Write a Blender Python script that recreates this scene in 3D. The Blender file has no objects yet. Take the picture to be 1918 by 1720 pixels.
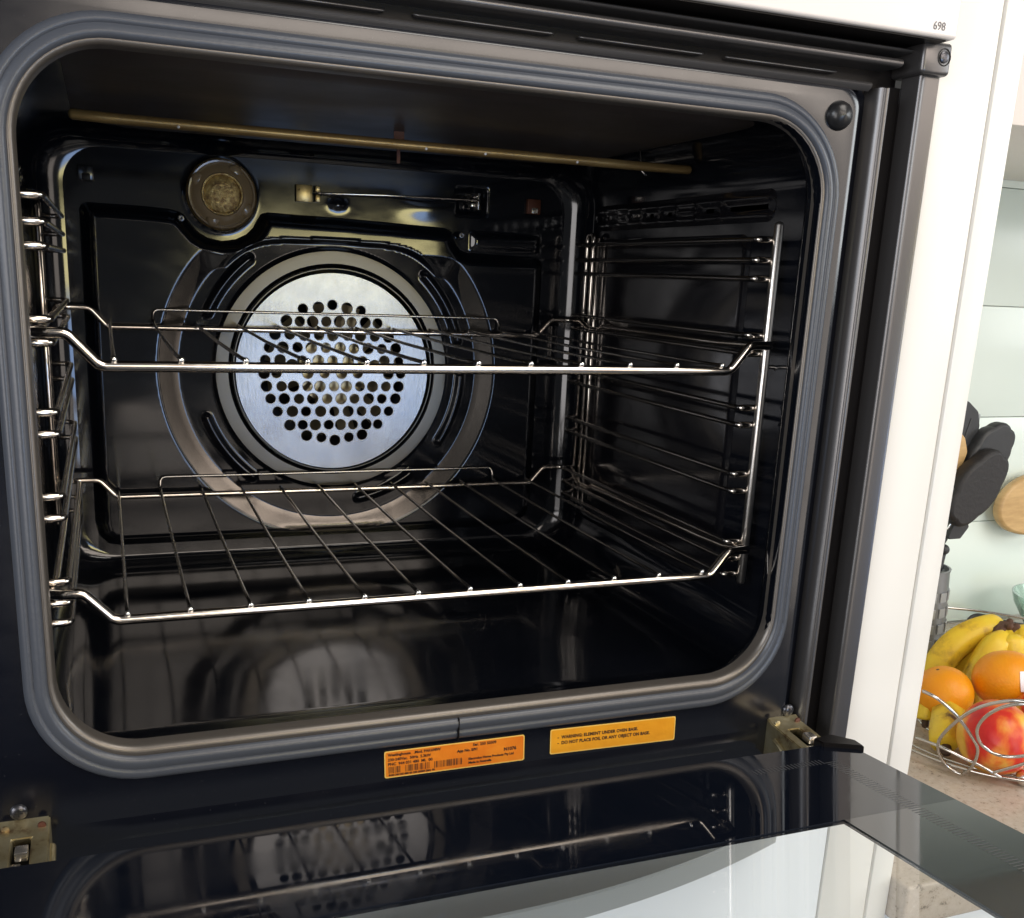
import bpy, bmesh, math, random
import numpy as np
from mathutils import Vector, Matrix
random.seed(4)
sc = bpy.context.scene
COL = sc.collection

# ------------------------------------------------------------------ camera
cam_d = bpy.data.cameras.new("camera")
cam = bpy.data.objects.new("camera", cam_d)
COL.objects.link(cam)
_r = Vector((0.93571485, -0.3503791, 0.04089256))
_u = Vector((0.05170424, 0.25089538, 0.96663239))
_f = Vector((0.34894754, 0.90237797, -0.25288262))
m = Matrix((( _r.x, _u.x, -_f.x, -0.0032), (_r.y, _u.y, -_f.y, -0.5428), (_r.z, _u.z, -_f.z, 0.1107), (0, 0, 0, 1)))
cam.matrix_world = m
cam_d.sensor_width = 36.0
cam_d.lens = 36.0 * 1876.5 / 1918.0
cam_d.shift_x = (959 - 919.68) / 1918.0
cam_d.shift_y = (1009.65 - 860) / 1918.0
cam_d.clip_start = 0.01
cam_d.clip_end = 100
sc.camera = cam

# ------------------------------------------------------------------ world + room light
w = bpy.data.worlds.new("World")
sc.world = w
w.use_nodes = True
w.node_tree.nodes["Background"].inputs[0].default_value = (0.93, 0.96, 1.0, 1)
w.node_tree.nodes["Background"].inputs[1].default_value = 0.10
sc.view_settings.view_transform = 'Standard'
sc.view_settings.look = 'None'
sc.view_settings.exposure = 0.35
sc.view_settings.gamma = 1.0

def area(name, loc, target, sx, sz, L, color):
    d = bpy.data.lights.new(name, 'AREA')
    d.shape = 'RECTANGLE'; d.size = sx; d.size_y = sz
    d.energy = L * math.pi * sx * sz
    d.color = color
    o = bpy.data.objects.new(name, d)
    COL.objects.link(o)
    o.location = loc
    dirv = Vector(target) - Vector(loc)
    o.rotation_euler = dirv.to_track_quat('-Z', 'Y').to_euler()
    return o
# glazed door behind the photographer: paving under sky light below, sunlit garden above
area("garden_door_low", (0.95, -3.2, -0.39), (0.95, 0, -0.39), 0.85, 0.72, 5.6, (0.42, 0.61, 1.0))
area("garden_door_high", (0.95, -3.2, 0.135), (0.95, 0, 0.135), 0.95, 0.29, 8.0, (1.0, 0.88, 0.42))
# bright warm wall and ceiling bounce
area("warm_upper_wall", (1.5, -3.3, 1.30), (1.0, 0, 0.4), 3.0, 1.1, 4.2, (1.0, 0.87, 0.76))
area("right_wall", (3.0, -2.6, -0.1), (0.5, 0, 0.0), 1.3, 2.2, 1.6, (1.0, 0.88, 0.78))
area("right_fill", (3.4, -1.3, 0.75), (0.95, 0.35, -0.1), 1.3, 1.2, 5.0, (0.94, 0.98, 1.0))  # added fill to brighten the splashback and basket, no known source
area("left_wall", (-2.3, -2.7, 0.1), (0.3, 0.3, 0.0), 1.6, 2.0, 3.8, (0.97, 0.93, 0.92))
# fill light from the left for the white cabinets, source unseen
area("left_fill", (-2.6, -1.3, 0.8), (0.6, 0.2, 0.0), 1.1, 1.2, 6.0, (0.88, 0.93, 1.0))
# soft overhead fill, unseen source, lifts the overall level
area("overhead_fill", (1.0, -1.3, 1.75), (0.9, -0.2, 0.0), 1.2, 1.0, 5.0, (1.0, 0.94, 0.86))

# ------------------------------------------------------------------ materials
def newmat(name):
    mt = bpy.data.materials.new(name); mt.use_nodes = True
    nt = mt.node_tree
    return mt, nt, nt.nodes["Principled BSDF"]

def setp(b, **k):
    names = dict(color='Base Color', rough='Roughness', metal='Metallic', ior='IOR', coat='Coat Weight', coatr='Coat Roughness',
                 spec='Specular IOR Level', sss='Subsurface Weight', trans='Transmission Weight', sheen='Sheen Weight', alpha='Alpha')
    for a, v in k.items():
        if a == 'color': v = (*v, 1)
        b.inputs[names[a]].default_value = v

def noise_bump(nt, b, scale, strength, dist=0.001, detail=3, stretch=None):
    tc = nt.nodes.new('ShaderNodeTexCoord'); n = nt.nodes.new('ShaderNodeTexNoise')
    n.inputs['Scale'].default_value = scale; n.inputs['Detail'].default_value = detail
    src = tc.outputs['Object']
    if stretch:
        mp = nt.nodes.new('ShaderNodeMapping'); mp.inputs['Scale'].default_value = stretch
        nt.links.new(src, mp.inputs[0]); src = mp.outputs[0]
    nt.links.new(src, n.inputs['Vector'])
    bp = nt.nodes.new('ShaderNodeBump'); bp.inputs['Strength'].default_value = strength; bp.inputs['Distance'].default_value = dist
    nt.links.new(n.outputs['Fac'], bp.inputs['Height']); nt.links.new(bp.outputs[0], b.inputs['Normal'])
    return n

def ramp_color(nt, b, scale, stops, detail=4, target='Base Color', stretch=None, rough=0.6, tex='noise'):
    tc = nt.nodes.new('ShaderNodeTexCoord')
    n = nt.nodes.new('ShaderNodeTexNoise' if tex == 'noise' else 'ShaderNodeTexVoronoi')
    n.inputs['Scale'].default_value = scale
    if tex == 'noise':
        n.inputs['Detail'].default_value = detail; n.inputs['Roughness'].default_value = rough
    src = tc.outputs['Object']
    if stretch:
        mp = nt.nodes.new('ShaderNodeMapping'); mp.inputs['Scale'].default_value = stretch
        nt.links.new(src, mp.inputs[0]); src = mp.outputs[0]
    nt.links.new(src, n.inputs['Vector'])
    r = nt.nodes.new('ShaderNodeValToRGB')
    el = r.color_ramp.elements
    while len(el) < len(stops): el.new(0.5)
    for e, (p, c) in zip(el, stops):
        e.position = p; e.color = (*c, 1) if len(c) == 3 else c
    nt.links.new(n.outputs['Fac' if tex == 'noise' else 'Distance'], r.inputs[0])
    nt.links.new(r.outputs[0], b.inputs[target])
    return n, r

def g3(v): return (v, v, v)

def mat_simple(name, color, rough=0.4, metal=0.0, bump=None, **k):
    mt, nt, b = newmat(name); setp(b, color=color, rough=rough, metal=metal, **k)
    if bump: noise_bump(nt, b, *bump)
    return mt

def mat_enamel(name, color, rough, dist=0.0004, ior=1.55, scale=9):
    mt, nt, b = newmat(name); setp(b, color=color, rough=rough, ior=ior)
    noise_bump(nt, b, scale, 0.25, dist, 2)
    # faint smears and dust change the gloss a little
    n, r = ramp_color(nt, b, 14, [(0.35, g3(rough)), (0.75, g3(rough + 0.11))], 6, 'Roughness', (1, 1, 2.2))
    # sparse dust and grease specks
    ramp_color(nt, b, 260, [(0.0, tuple(c * 1.0 + .05 for c in color)), (0.055, tuple(c + .03 for c in color)), (0.075, color)], tex='voronoi')
    return mt

M = {}
M['enamel'] = mat_enamel('black_enamel', (0.004, 0.005, 0.008), 0.06, 0.0016, 1.6, 7)
M['side'] = mat_enamel('side_panel_enamel', (0.006, 0.006, 0.008), 0.09, 0.0016, 2.0, 8)
M['enamel_soft'] = mat_enamel('black_enamel_soft', (0.007, 0.008, 0.011), 0.16)
M['cover'] = mat_enamel('fan_cover_enamel', (0.004, 0.005, 0.008), 0.07, 0.0006, 1.55)
M['frame'] = mat_enamel('frame_enamel', (0.004, 0.005, 0.009), 0.15, 0.0002, 1.66, 30)
M['channel'] = mat_simple('channel_black', (0.006, 0.005, 0.005), 0.4, spec=0.16)
M['ceiling'] = mat_enamel('ceiling_enamel', (0.055, 0.042, 0.036), 0.40, 0.0010, 1.7, 12)
M['lip'] = mat_simple('worn_lip', (0.15, 0.135, 0.12), 0.34, 0.6, (45, .2, .0006))
M['trim'] = mat_simple('grey_trim', (0.13, 0.125, 0.125), 0.30, 0.7, (60, .1, .0004))
M['rubber'] = mat_simple('gasket_rubber', (0.058, 0.065, 0.080), 0.31, 0, (350, .25, .0003))
M['black_rubber'] = mat_simple('black_rubber', (0.012, 0.012, 0.013), 0.3)
# chrome wire
mt, nt, b = newmat('chrome_wire'); setp(b, color=(0.70, 0.66, 0.61), rough=0.16, metal=1.0); M['chrome'] = mt
ramp_color(nt, b, 60, [(0.35, (0.78, 0.73, 0.67)), (0.72, (0.60, 0.52, 0.44))], 5)
mt, nt, b = newmat('dull_wire'); setp(b, color=(0.42, 0.40, 0.38), rough=0.22, metal=1.0); M['wire'] = mt
mt, nt, b = newmat('basket_chrome'); setp(b, color=(0.55, 0.53, 0.50), rough=0.14, metal=1.0); M['basketwire'] = mt
mt, nt, b = newmat('satin_chrome'); setp(b, color=(0.82, 0.77, 0.71), rough=0.30, metal=1.0); M['bright2'] = mt
mt, nt, b = newmat('bright_chrome'); setp(b, color=(0.85, 0.84, 0.82), rough=0.08, metal=1.0); M['bright'] = mt
# satin perforated plate
mt, nt, b = newmat('satin_plate'); setp(b, color=(0.3, 0.3, 0.3), rough=0.27, metal=0.92)
ramp_color(nt, b, 26, [(0.3, (0.22, 0.23, 0.25)), (0.7, (0.31, 0.315, 0.325))], 6)
noise_bump(nt, b, 420, .35, .0002, 4, (1, 1, .25)); M['plate'] = mt
mt, nt, b = newmat('reflection_satin'); setp(b, color=(0.115, 0.105, 0.095), rough=0.22, metal=0.9); M['band'] = mt  # warm reflection on the black enamel slope, put into the band's colour
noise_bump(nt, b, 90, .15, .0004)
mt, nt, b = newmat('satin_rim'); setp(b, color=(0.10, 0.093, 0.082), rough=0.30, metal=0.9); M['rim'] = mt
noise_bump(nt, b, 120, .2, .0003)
mt, nt, b = newmat('fan_blade'); setp(b, color=(0.42, 0.36, 0.24), rough=0.35, metal=0.9); M['blade'] = mt
mt, nt, b = newmat('lamp_glass'); setp(b, color=(0.26, 0.185, 0.105), rough=0.2, ior=1.6); M['lampglass'] = mt
noise_bump(nt, b, 40, .4, .002)
mt, nt, b = newmat('lamp_centre'); setp(b, color=(0.30, 0.20, 0.08), rough=0.42, metal=0.6); M['lampcentre'] = mt
n, r = ramp_color(nt, b, 240, [(0.35, (0.26, 0.16, 0.07)), (0.7, (0.72, 0.54, 0.22))], 3); noise_bump(nt, b, 700, .8, .0008)
mt, nt, b = newmat('brass_plate'); setp(b, rough=0.33, metal=0.85)
ramp_color(nt, b, 180, [(0.30, (0.05, 0.02, 0.01)), (0.42, (0.50, 0.36, 0.15)), (0.8, (0.62, 0.48, 0.24))], 6); M['brass'] = mt
mt, nt, b = newmat('hinge_zinc'); setp(b, rough=0.36, metal=0.85)
ramp_color(nt, b, 70, [(0.28, (0.16, 0.07, 0.03)), (0.42, (0.50, 0.42, 0.24)), (0.75, (0.66, 0.61, 0.42))], 6); M['hinge'] = mt
M['steel'] = mat_simple('pale_steel', (0.62, 0.58, 0.52), 0.25, 0.9)
mt, nt, b = newmat('element_gold'); setp(b, rough=0.34, metal=0.6)
ramp_color(nt, b, 22, [(0.3, (0.24, 0.15, 0.06)), (0.7, (0.42, 0.29, 0.12))], 5); M['element'] = mt
M['rust'] = mat_simple('rusty_strip', (0.10, 0.035, 0.02), 0.5, 0.3, (150, .5, .001))
M['steelrim'] = mat_simple('hole_rim_steel', (0.42, 0.43, 0.45), 0.3, 0.95)
M['screw'] = mat_simple('dark_screw', (0.09, 0.09, 0.10), 0.28, 0.85)
M['dark'] = mat_simple('dark_slot', (0.004, 0.004, 0.004), 0.6)
M['white'] = mat_simple('white_paint', (0.80, 0.785, 0.74), 0.32, 0, (3, .05, .0004))
M['panelwhite'] = mat_simple('white_control_panel', (0.80, 0.755, 0.72), 0.22)
M['drawer'] = mat_simple('white_drawer_paint', (0.80, 0.83, 0.86), 0.28)
M['peach'] = mat_simple('cupboard_paint', (0.80, 0.74, 0.69), 0.35)
M['handle'] = mat_simple('grey_handle_plastic', (0.42, 0.43, 0.42), 0.38, 0, (500, .15, .0002))
M['ink'] = mat_simple('black_ink', (0.02, 0.010, 0.008), 0.55)
M['greyink'] = mat_simple('grey_ink', (0.16, 0.15, 0.15), 0.5)
for nm, c1, c2 in (('labelorange', (0.66, 0.15, 0.008), (0.76, 0.24, 0.015)), ('labelyellow', (0.68, 0.27, 0.010), (0.78, 0.35, 0.018))):
    mt, nt, b = newmat(nm); setp(b, rough=0.38); ramp_color(nt, b, 40, [(0.3, c1), (0.7, c2)], 3)
    noise_bump(nt, b, 130, .45, .0012, 2); M[nm] = mt
M['labeledge'] = mat_simple('label_edge', (0.80, 0.52, 0.12), 0.4)
# window glass of the open door
mt = bpy.data.materials.new('door_glass'); mt.use_nodes = True; nt = mt.node_tree
for n in list(nt.nodes): nt.nodes.remove(n)
out = nt.nodes.new('ShaderNodeOutputMaterial'); mix = nt.nodes.new('ShaderNodeMixShader'); tr = nt.nodes.new('ShaderNodeBsdfTransparent')
gl = nt.nodes.new('ShaderNodeBsdfGlossy'); fr = nt.nodes.new('ShaderNodeFresnel')
tr.inputs[0].default_value = (0.93, 0.97, 0.96, 1); gl.inputs['Roughness'].default_value = 0.012; fr.inputs['IOR'].default_value = 1.7
nt.links.new(fr.outputs[0], mix.inputs[0]); nt.links.new(tr.outputs[0], mix.inputs[1]); nt.links.new(gl.outputs[0], mix.inputs[2]); nt.links.new(mix.outputs[0], out.inputs[0])
M['glass'] = mt
mt, nt, b = newmat('door_black_border'); setp(b, color=(0.005, 0.007, 0.013), rough=0.025, ior=1.6); M['border'] = mt
noise_bump(nt, b, 7, .15, .0003, 1)
ramp_color(nt, b, 9, [(0.40, g3(0.02)), (0.72, g3(0.13))], 7, 'Roughness', (1, 2.5, 1))
ramp_color(nt, b, 320, [(0.0, (.07, .07, .075)), (0.05, (.04, .04, .045)), (0.07, (.005, .007, .013))], tex='voronoi')
mt, nt, b = newmat('door_side_border'); setp(b, color=(0.012, 0.014, 0.016), rough=0.03, ior=2.0); M['sideborder'] = mt  # border copy made greyer and glossier to carry its bright cabinet reflection
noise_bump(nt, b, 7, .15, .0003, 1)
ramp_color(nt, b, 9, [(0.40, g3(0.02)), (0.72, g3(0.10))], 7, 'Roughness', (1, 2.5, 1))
M['frit'] = mat_simple('frit_grey', (0.055, 0.058, 0.062), 0.3)
# countertop
mt, nt, b = newmat('speckled_stone'); setp(b, rough=0.22)
n, r = ramp_color(nt, b, 150, [(0.0, (0.12, 0.10, 0.08)), (0.36, (0.20, 0.165, 0.13)), (0.43, (0.46, 0.39, 0.32)), (0.62, (0.52, 0.45, 0.38)), (0.72, (0.62, 0.58, 0.52))], 8, rough=0.75); M['stone'] = mt
# splashback glass tile
mt, nt, b = newmat('pale_green_glass'); setp(b, color=(0.73, 0.83, 0.78), rough=0.22, ior=1.45); M['tile'] = mt
noise_bump(nt, b, 4, .2, .001, 2)
M['grout'] = mat_simple('pale_grout', (0.74, 0.80, 0.76), 0.7)
M['wall'] = mat_simple('painted_wall', (0.82, 0.84, 0.80), 0.8, 0, (40, .1, .001))
# fruit
def fruit_mat(name, stops, scale, bump_s, bump_k, rough=0.42, detail=5, stretch=None):
    mt, nt, b = newmat(name); setp(b, rough=rough, ior=1.45, sss=0.08)
    b.inputs['Subsurface Radius'].default_value = (0.01, 0.004, 0.001)
    b.inputs['Subsurface Scale'].default_value = 0.3
    ramp_color(nt, b, scale, stops, detail, stretch=stretch); noise_bump(nt, b, bump_s, bump_k, .001, 2)
    return mt
M['orange'] = fruit_mat('orange_peel', [(0.3, (0.80, 0.27, 0.004)), (0.7, (0.86, 0.36, 0.006))], 20, 480, .35)
M['banana'] = fruit_mat('banana_peel', [(0.30, (0.10, 0.05, 0.02)), (0.36, (0.50, 0.31, 0.03)), (0.46, (0.74, 0.50, 0.03)), (0.75, (0.80, 0.60, 0.05))], 34, 60, .1, stretch=(1, 1, .7))
M['bananatip'] = mat_simple('banana_tip', (0.07, 0.04, 0.025), 0.7, 0, (200, .8, .002))
M['lemon'] = fruit_mat('yellow_peel', [(0.3, (0.80, 0.56, 0.02)), (0.7, (0.86, 0.66, 0.04))], 20, 200, .2)
mt, nt, b = newmat('apple_skin'); setp(b, rough=0.34, ior=1.42)
tc = nt.nodes.new('ShaderNodeTexCoord'); mp = nt.nodes.new('ShaderNodeMapping'); mp.inputs['Scale'].default_value = (1, 1, .55)
n1 = nt.nodes.new('ShaderNodeTexNoise'); n1.inputs['Scale'].default_value = 26; n1.inputs['Detail'].default_value = 6
nt.links.new(tc.outputs['Object'], mp.inputs[0]); nt.links.new(mp.outputs[0], n1.inputs['Vector'])
r1 = nt.nodes.new('ShaderNodeValToRGB'); els = r1.color_ramp.elements; els.new(0.5); els.new(.6)
for e, (p, c) in zip(els, [(0.36, (0.50, 0.010, 0.012)), (0.45, (0.62, 0.035, 0.016)), (0.51, (0.74, 0.17, 0.03)), (0.60, (0.80, 0.46, 0.07))]):
    e.position = p; e.color = (*c, 1)
nt.links.new(n1.outputs['Fac'], r1.inputs[0]); nt.links.new(r1.outputs[0], b.inputs['Base Color']); M['apple'] = mt
M['applecalyx'] = mat_simple('apple_hollow', (0.42, 0.40, 0.05), 0.5)
M['stem'] = mat_simple('brown_stem', (0.10, 0.05, 0.03), 0.8, 0, (120, 1.0, .003))
mt, nt, b = newmat('pale_wood'); setp(b, rough=0.45)
ramp_color(nt, b, 12, [(0.3, (0.46, 0.29, 0.12)), (0.55, (0.60, 0.40, 0.18)), (0.75, (0.52, 0.33, 0.14))], 5, stretch=(1.5, 1, 7)); M['wood'] = mt
M['nylon'] = mat_simple('black_nylon', (0.026, 0.028, 0.031), 0.5, 0, (90, .4, .001))
M['nylon_dark'] = mat_simple('black_silicone', (0.016, 0.015, 0.016), 0.6, 0, (220, .5, .001))
M['tin'] = mat_simple('grey_tin', (0.22, 0.23, 0.24), 0.35, 0.4)
M['tinlight'] = mat_simple('pale_tin_relief', (0.33, 0.34, 0.34), 0.4, 0.3)
M['cord'] = mat_simple('black_cord', (0.02, 0.02, 0.022), 0.45)
mt, nt, b = newmat('green_glass'); setp(b, color=(0.66, 0.85, 0.77), rough=0.05, trans=0.8, ior=1.45); M['greenglass'] = mt
M['sticker'] = mat_simple('fruit_sticker', (0.80, 0.80, 0.82), 0.4)
M['clear'] = mat_simple('clear_grey_plastic', (0.35, 0.38, 0.38), 0.12)

# ------------------------------------------------------------------ helpers
def sharp(me, ang=35):
    for p in me.polygons: p.use_smooth = True
    me.set_sharp_from_angle(angle=math.radians(ang))

def link(name, me, mat, parent=None, loc=None, smooth=35):
    if mat is not None: me.materials.clear(); me.materials.append(mat)
    if smooth is not None: sharp(me, smooth)
    o = bpy.data.objects.new(name, me); COL.objects.link(o)
    if parent is not None:
        o.parent = parent
        o.matrix_parent_inverse = Matrix.Translation(-parent_world(parent))
    if loc: o.location = loc
    return o

def parent_world(o):
    v = Vector((0, 0, 0))
    while o is not None:
        v += Vector(o.location); 
        if o.parent is not None: v += o.matrix_parent_inverse.translation
        o = o.parent
    return v

def thing(name, label, cat, loc=(0, 0, 0), group=None):
    o = bpy.data.objects.new(name, None); COL.objects.link(o); o.location = loc
    o.empty_display_size = 0.03
    o['label'] = label; o['category'] = cat
    if group: o['group'] = group
    return o

def tag(o, label, cat, group=None):
    o['label'] = label; o['category'] = cat
    if group: o['group'] = group
    return o

def me_from(verts, faces):
    me = bpy.data.meshes.new("m"); me.from_pydata([tuple(v) for v in verts], [], faces); me.update(); return me

def bm_me(bm):
    me = bpy.data.meshes.new("m"); bm.normal_update(); bm.to_mesh(me); bm.free(); return me

def box_bm(bm, x0, x1, y0, y1, z0, z1, bev=0.0, seg=2):
    r = bmesh.ops.create_cube(bm, size=1.0)
    vs = r['verts']
    for v in vs:
        v.co = Vector(((x0 + x1) / 2 + v.co.x * (x1 - x0), (y0 + y1) / 2 + v.co.y * (y1 - y0), (z0 + z1) / 2 + v.co.z * (z1 - z0)))
    if bev > 0:
        es = list({e for v in vs for e in v.link_edges})
        bmesh.ops.bevel(bm, geom=es, offset=bev, segments=seg, affect='EDGES', profile=0.5)

def box(name, x0, x1, y0, y1, z0, z1, mat, parent=None, bev=0.0, seg=2):
    bm = bmesh.new(); box_bm(bm, x0, x1, y0, y1, z0, z1, bev, seg)
    return link(name, bm_me(bm), mat, parent)

def fillet(pts, rad, n=6, closed=False):
    P = [Vector(p) for p in pts]; out = []
    N = len(P)
    for i in range(N):
        if not closed and i in (0, N - 1): out.append(P[i]); continue
        a, b_, c = P[i - 1], P[i], P[(i + 1) % N]
        u = a - b_; v = c - b_; lu, lv = u.length, v.length
        if lu < 1e-9 or lv < 1e-9: continue
        u /= lu; v /= lv
        ang = u.angle(v, math.pi)
        if ang > math.radians(176): out.append(b_); continue
        t = min(rad / math.tan(ang / 2), lu * .48, lv * .48)
        p0 = b_ + u * t; p1 = b_ + v * t
        for k in range(n + 1):
            s = k / n
            out.append((1 - s) ** 2 * p0 + 2 * s * (1 - s) * b_ + s * s * p1)
    return out

def tube_raw(pts, r, seg=10, closed=False, caps=True):
    P = [Vector(p) for p in pts]; n = len(P)
    rad = r if callable(r) else (lambda s: r)
    T = []
    for i in range(n):
        if closed: t = P[(i + 1) % n] - P[i - 1]
        else: t = P[min(i + 1, n - 1)] - P[max(i - 1, 0)]
        T.append(t.normalized())
    ref = Vector((0, 0, 1)) if abs(T[0].z) < .9 else Vector((1, 0, 0))
    nrm = (ref - T[0] * ref.dot(T[0])).normalized()
    rings = []; V = []; F = []
    for i in range(n):
        if i: nrm = (nrm - T[i] * nrm.dot(T[i])).normalized()
        bn = T[i].cross(nrm); rr = rad(i / (n - 1))
        st = len(V)
        for k in range(seg):
            a = 2 * math.pi * k / seg
            V.append(P[i] + (nrm * math.cos(a) + bn * math.sin(a)) * rr)
        rings.append(st)
    m_ = n if closed else n - 1
    for i in range(m_):
        a = rings[i]; b_ = rings[(i + 1) % n]
        for k in range(seg):
            F.append((a + k, a + (k + 1) % seg, b_ + (k + 1) % seg, b_ + k))
    if caps and not closed:
        for end, sgn in ((0, -1), (n - 1, 1)):
            rr = rad(end / (n - 1)); c = P[end] + T[end] * sgn * rr * .8
            mid = len(V)
            a0 = rings[end]
            for k in range(seg):
                V.append(P[end] + (V[a0 + k] - P[end]) * .7 + T[end] * sgn * rr * .55)
            V.append(c); ci = len(V) - 1
            for k in range(seg):
                q = (a0 + k, a0 + (k + 1) % seg, mid + (k + 1) % seg, mid + k)
                t_ = (mid + k, mid + (k + 1) % seg, ci)
                F.append(q if sgn > 0 else q[::-1]); F.append(t_ if sgn > 0 else t_[::-1])
    return V, F

def join_raw(parts):
    V = []; F = []
    for v, f in parts:
        o = len(V); V += list(v); F += [tuple(i + o for i in q) for q in f]
    return V, F

def tube(name, pts, r, mat, parent=None, seg=10, closed=False):
    V, F = tube_raw(pts, r, seg, closed)
    return link(name, me_from(V, F), mat, parent, smooth=60)

def lathe_raw(profile, centre, axis='y', seg=40, cap=True):
    """profile: list of (radius, height along -axis direction towards the viewer)"""
    V = []; F = []
    cx, cy, cz = centre
    for (r, h) in profile:
        for k in range(seg):
            a = 2 * math.pi * k / seg
            if axis == 'y': V.append((cx + r * math.cos(a), cy - h, cz + r * math.sin(a)))
            else: V.append((cx + r * math.cos(a), cy + r * math.sin(a), cz + h))
    for i in range(len(profile) - 1):
        for k in range(seg):
            q = (i * seg + k, i * seg + (k + 1) % seg, (i + 1) * seg + (k + 1) % seg, (i + 1) * seg + k)
            F.append(q)
    if cap:
        V.append((cx, cy - profile[-1][1], cz) if axis == 'y' else (cx, cy, cz + profile[-1][1])); c = len(V) - 1; b0 = (len(profile) - 1) * seg
        for k in range(seg): F.append((b0 + k, b0 + (k + 1) % seg, c))
    return V, F

def lathe(name, profile, centre, mat, parent=None, axis='y', seg=40, smooth=40, cap=True):
    V, F = lathe_raw(profile, centre, axis, seg, cap)
    return link(name, me_from(V, F), mat, parent, smooth=smooth)

def rrect(x0, x1, z0, z1, r, n=10):
    out = []
    for (cx, cz, a0) in ((x1 - r, z1 - r, 0), (x0 + r, z1 - r, 90), (x0 + r, z0 + r, 180), (x1 - r, z0 + r, 270)):
        for k in range(n + 1):
            a = math.radians(a0 + 90 * k / n)
            out.append((cx + r * math.cos(a), cz + r * math.sin(a)))
    # subdivide straight runs so that shading stays even
    res = []
    N = len(out)
    for i in range(N):
        p, q = out[i], out[(i + 1) % N]; res.append(p)
        if math.dist(p, q) > .05:
            for s in range(1, 6): res.append((p[0] + (q[0] - p[0]) * s / 6, p[1] + (q[1] - p[1]) * s / 6))
    return res

def loft(name, rings, mat, parent=None, smooth=40, flip=False):
    V = [p for r in rings for p in r]; n = len(rings[0]); F = []
    for i in range(len(rings) - 1):
        for k in range(n):
            q = (i * n + k, i * n + (k + 1) % n, (i + 1) * n + (k + 1) % n, (i + 1) * n + k)
            F.append(q[::-1] if flip else q)
    return link(name, me_from(V, F), mat, parent, smooth=smooth)

def sstep(t): t = np.clip(t, 0, 1); return t * t * (3 - 2 * t)

def grid_obj(name, X, Z, Y, mat, parent=None, keep=None, swap=None):
    """regular grid surface; X,Z 1-d, Y[z,x]; keep mask per vertex"""
    nx, nz = len(X), len(Z)
    XX, ZZ = np.meshgrid(X, Z)
    co = np.stack([XX, Y, ZZ], -1).reshape(-1, 3)
    if swap: co = swap(co)
    i = np.arange(nx - 1)[None, :] + np.arange(nz - 1)[:, None] * nx
    q = np.stack([i, i + 1, i + 1 + nx, i + nx], -1).reshape(-1, 4)
    if keep is not None:
        k = keep.reshape(-1); q = q[k[q].all(1)]
        used = np.unique(q); mp_ = np.full(len(co), -1); mp_[used] = np.arange(len(used)); co = co[used]; q = mp_[q]
    me = bpy.data.meshes.new("g")
    me.vertices.add(len(co)); me.vertices.foreach_set('co', co.astype(np.float32).ravel())
    me.loops.add(q.size); me.loops.foreach_set('vertex_index', q.ravel().astype(np.int32))
    me.polygons.add(len(q)); me.polygons.foreach_set('loop_start', (np.arange(len(q)) * 4).astype(np.int32))
    me.polygons.foreach_set('loop_total', np.full(len(q), 4, np.int32))
    me.update(calc_edges=True); me.validate()
    me.polygons.foreach_set('use_smooth', np.ones(len(me.polygons), bool))
    return link(name, me, mat, parent, smooth=None)

def text_obj(name, s, size, origin, right, up, mat, parent, bold=0.0, track=1.0, squeeze=1.0, depth=0.00006):
    cu = bpy.data.curves.new("t", 'FONT'); cu.body = s; cu.size = size; cu.offset = bold; cu.extrude = depth; cu.space_character = track
    cu.resolution_u = 3
    o = bpy.data.objects.new("t", cu); COL.objects.link(o)
    dg = bpy.context.evaluated_depsgraph_get()
    me = bpy.data.meshes.new_from_object(o.evaluated_get(dg))
    bpy.data.objects.remove(o); bpy.data.curves.remove(cu)
    R_, U_ = Vector(right).normalized(), Vector(up).normalized(); N_ = R_.cross(U_)
    O_ = Vector(origin)
    for v in me.vertices: v.co = O_ + R_ * v.co.x * squeeze + U_ * v.co.y + N_ * v.co.z
    return link(name, me, mat, parent, smooth=None)

def group_copy(src, parent, loc=None):
    c = src.copy(); COL.objects.link(c); c.parent = parent
    if loc is not None: c.location = loc
    return c

# =================================================================== THE OVEN
oven = thing('wall_oven', 'black enamelled built-in oven with its door hanging open, set between white cabinets', 'oven', (0.19, 0.0, -0.22))

# ---- cavity shell
def ring(x0, x1, z0, z1, r, y): return [(a, y, c) for a, c in rrect(x0, x1, z0, z1, r)]
rings = []
for (x0, x1, z0, z1, r, y) in ((-.0440, .4180, -.1550, .2120, .048, .0000), (-.0425, .4165, -.1535, .2105, .047, -.0022), (-.0408, .4150, -.1520, .2090, .046, -.0022),
                               (-.0400, .4140, -.1512, .2080, .045, .0006), (-.0402, .4145, -.1515, .2085, .045, .010), (-.0430, .4190, -.1530, .2100, .045, .018),
                               (-.0520, .4370, -.1575, .2125, .042, .030), (-.0570, .4460, -.1610, .2145, .040, .040), (-.0580, .4480, -.1620, .2155, .038, .052),
                               (-.0580, .4480, -.1620, .2155, .038, .12), (-.0580, .4480, -.1620, .2155, .038, .22), (-.0580, .4480, -.1620, .2155, .038, .32), (-.0580, .4480, -.1620, .2155, .038, .376)):
    rings.append(ring(x0, x1, z0, z1, r, y))
for k in range(1, 13):
    t = math.radians(90 * k / 12); i = 1 - math.cos(t)
    rings.append(ring(-.058 + .032 * i, .448 - .028 * i, -.162 + .013 * i, .2155 - .0155 * i, .038 - .008 * i, .376 + .0285 * math.sin(t)))
cavity = loft('cavity_shell', rings, M['enamel'], oven, flip=True)

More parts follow.
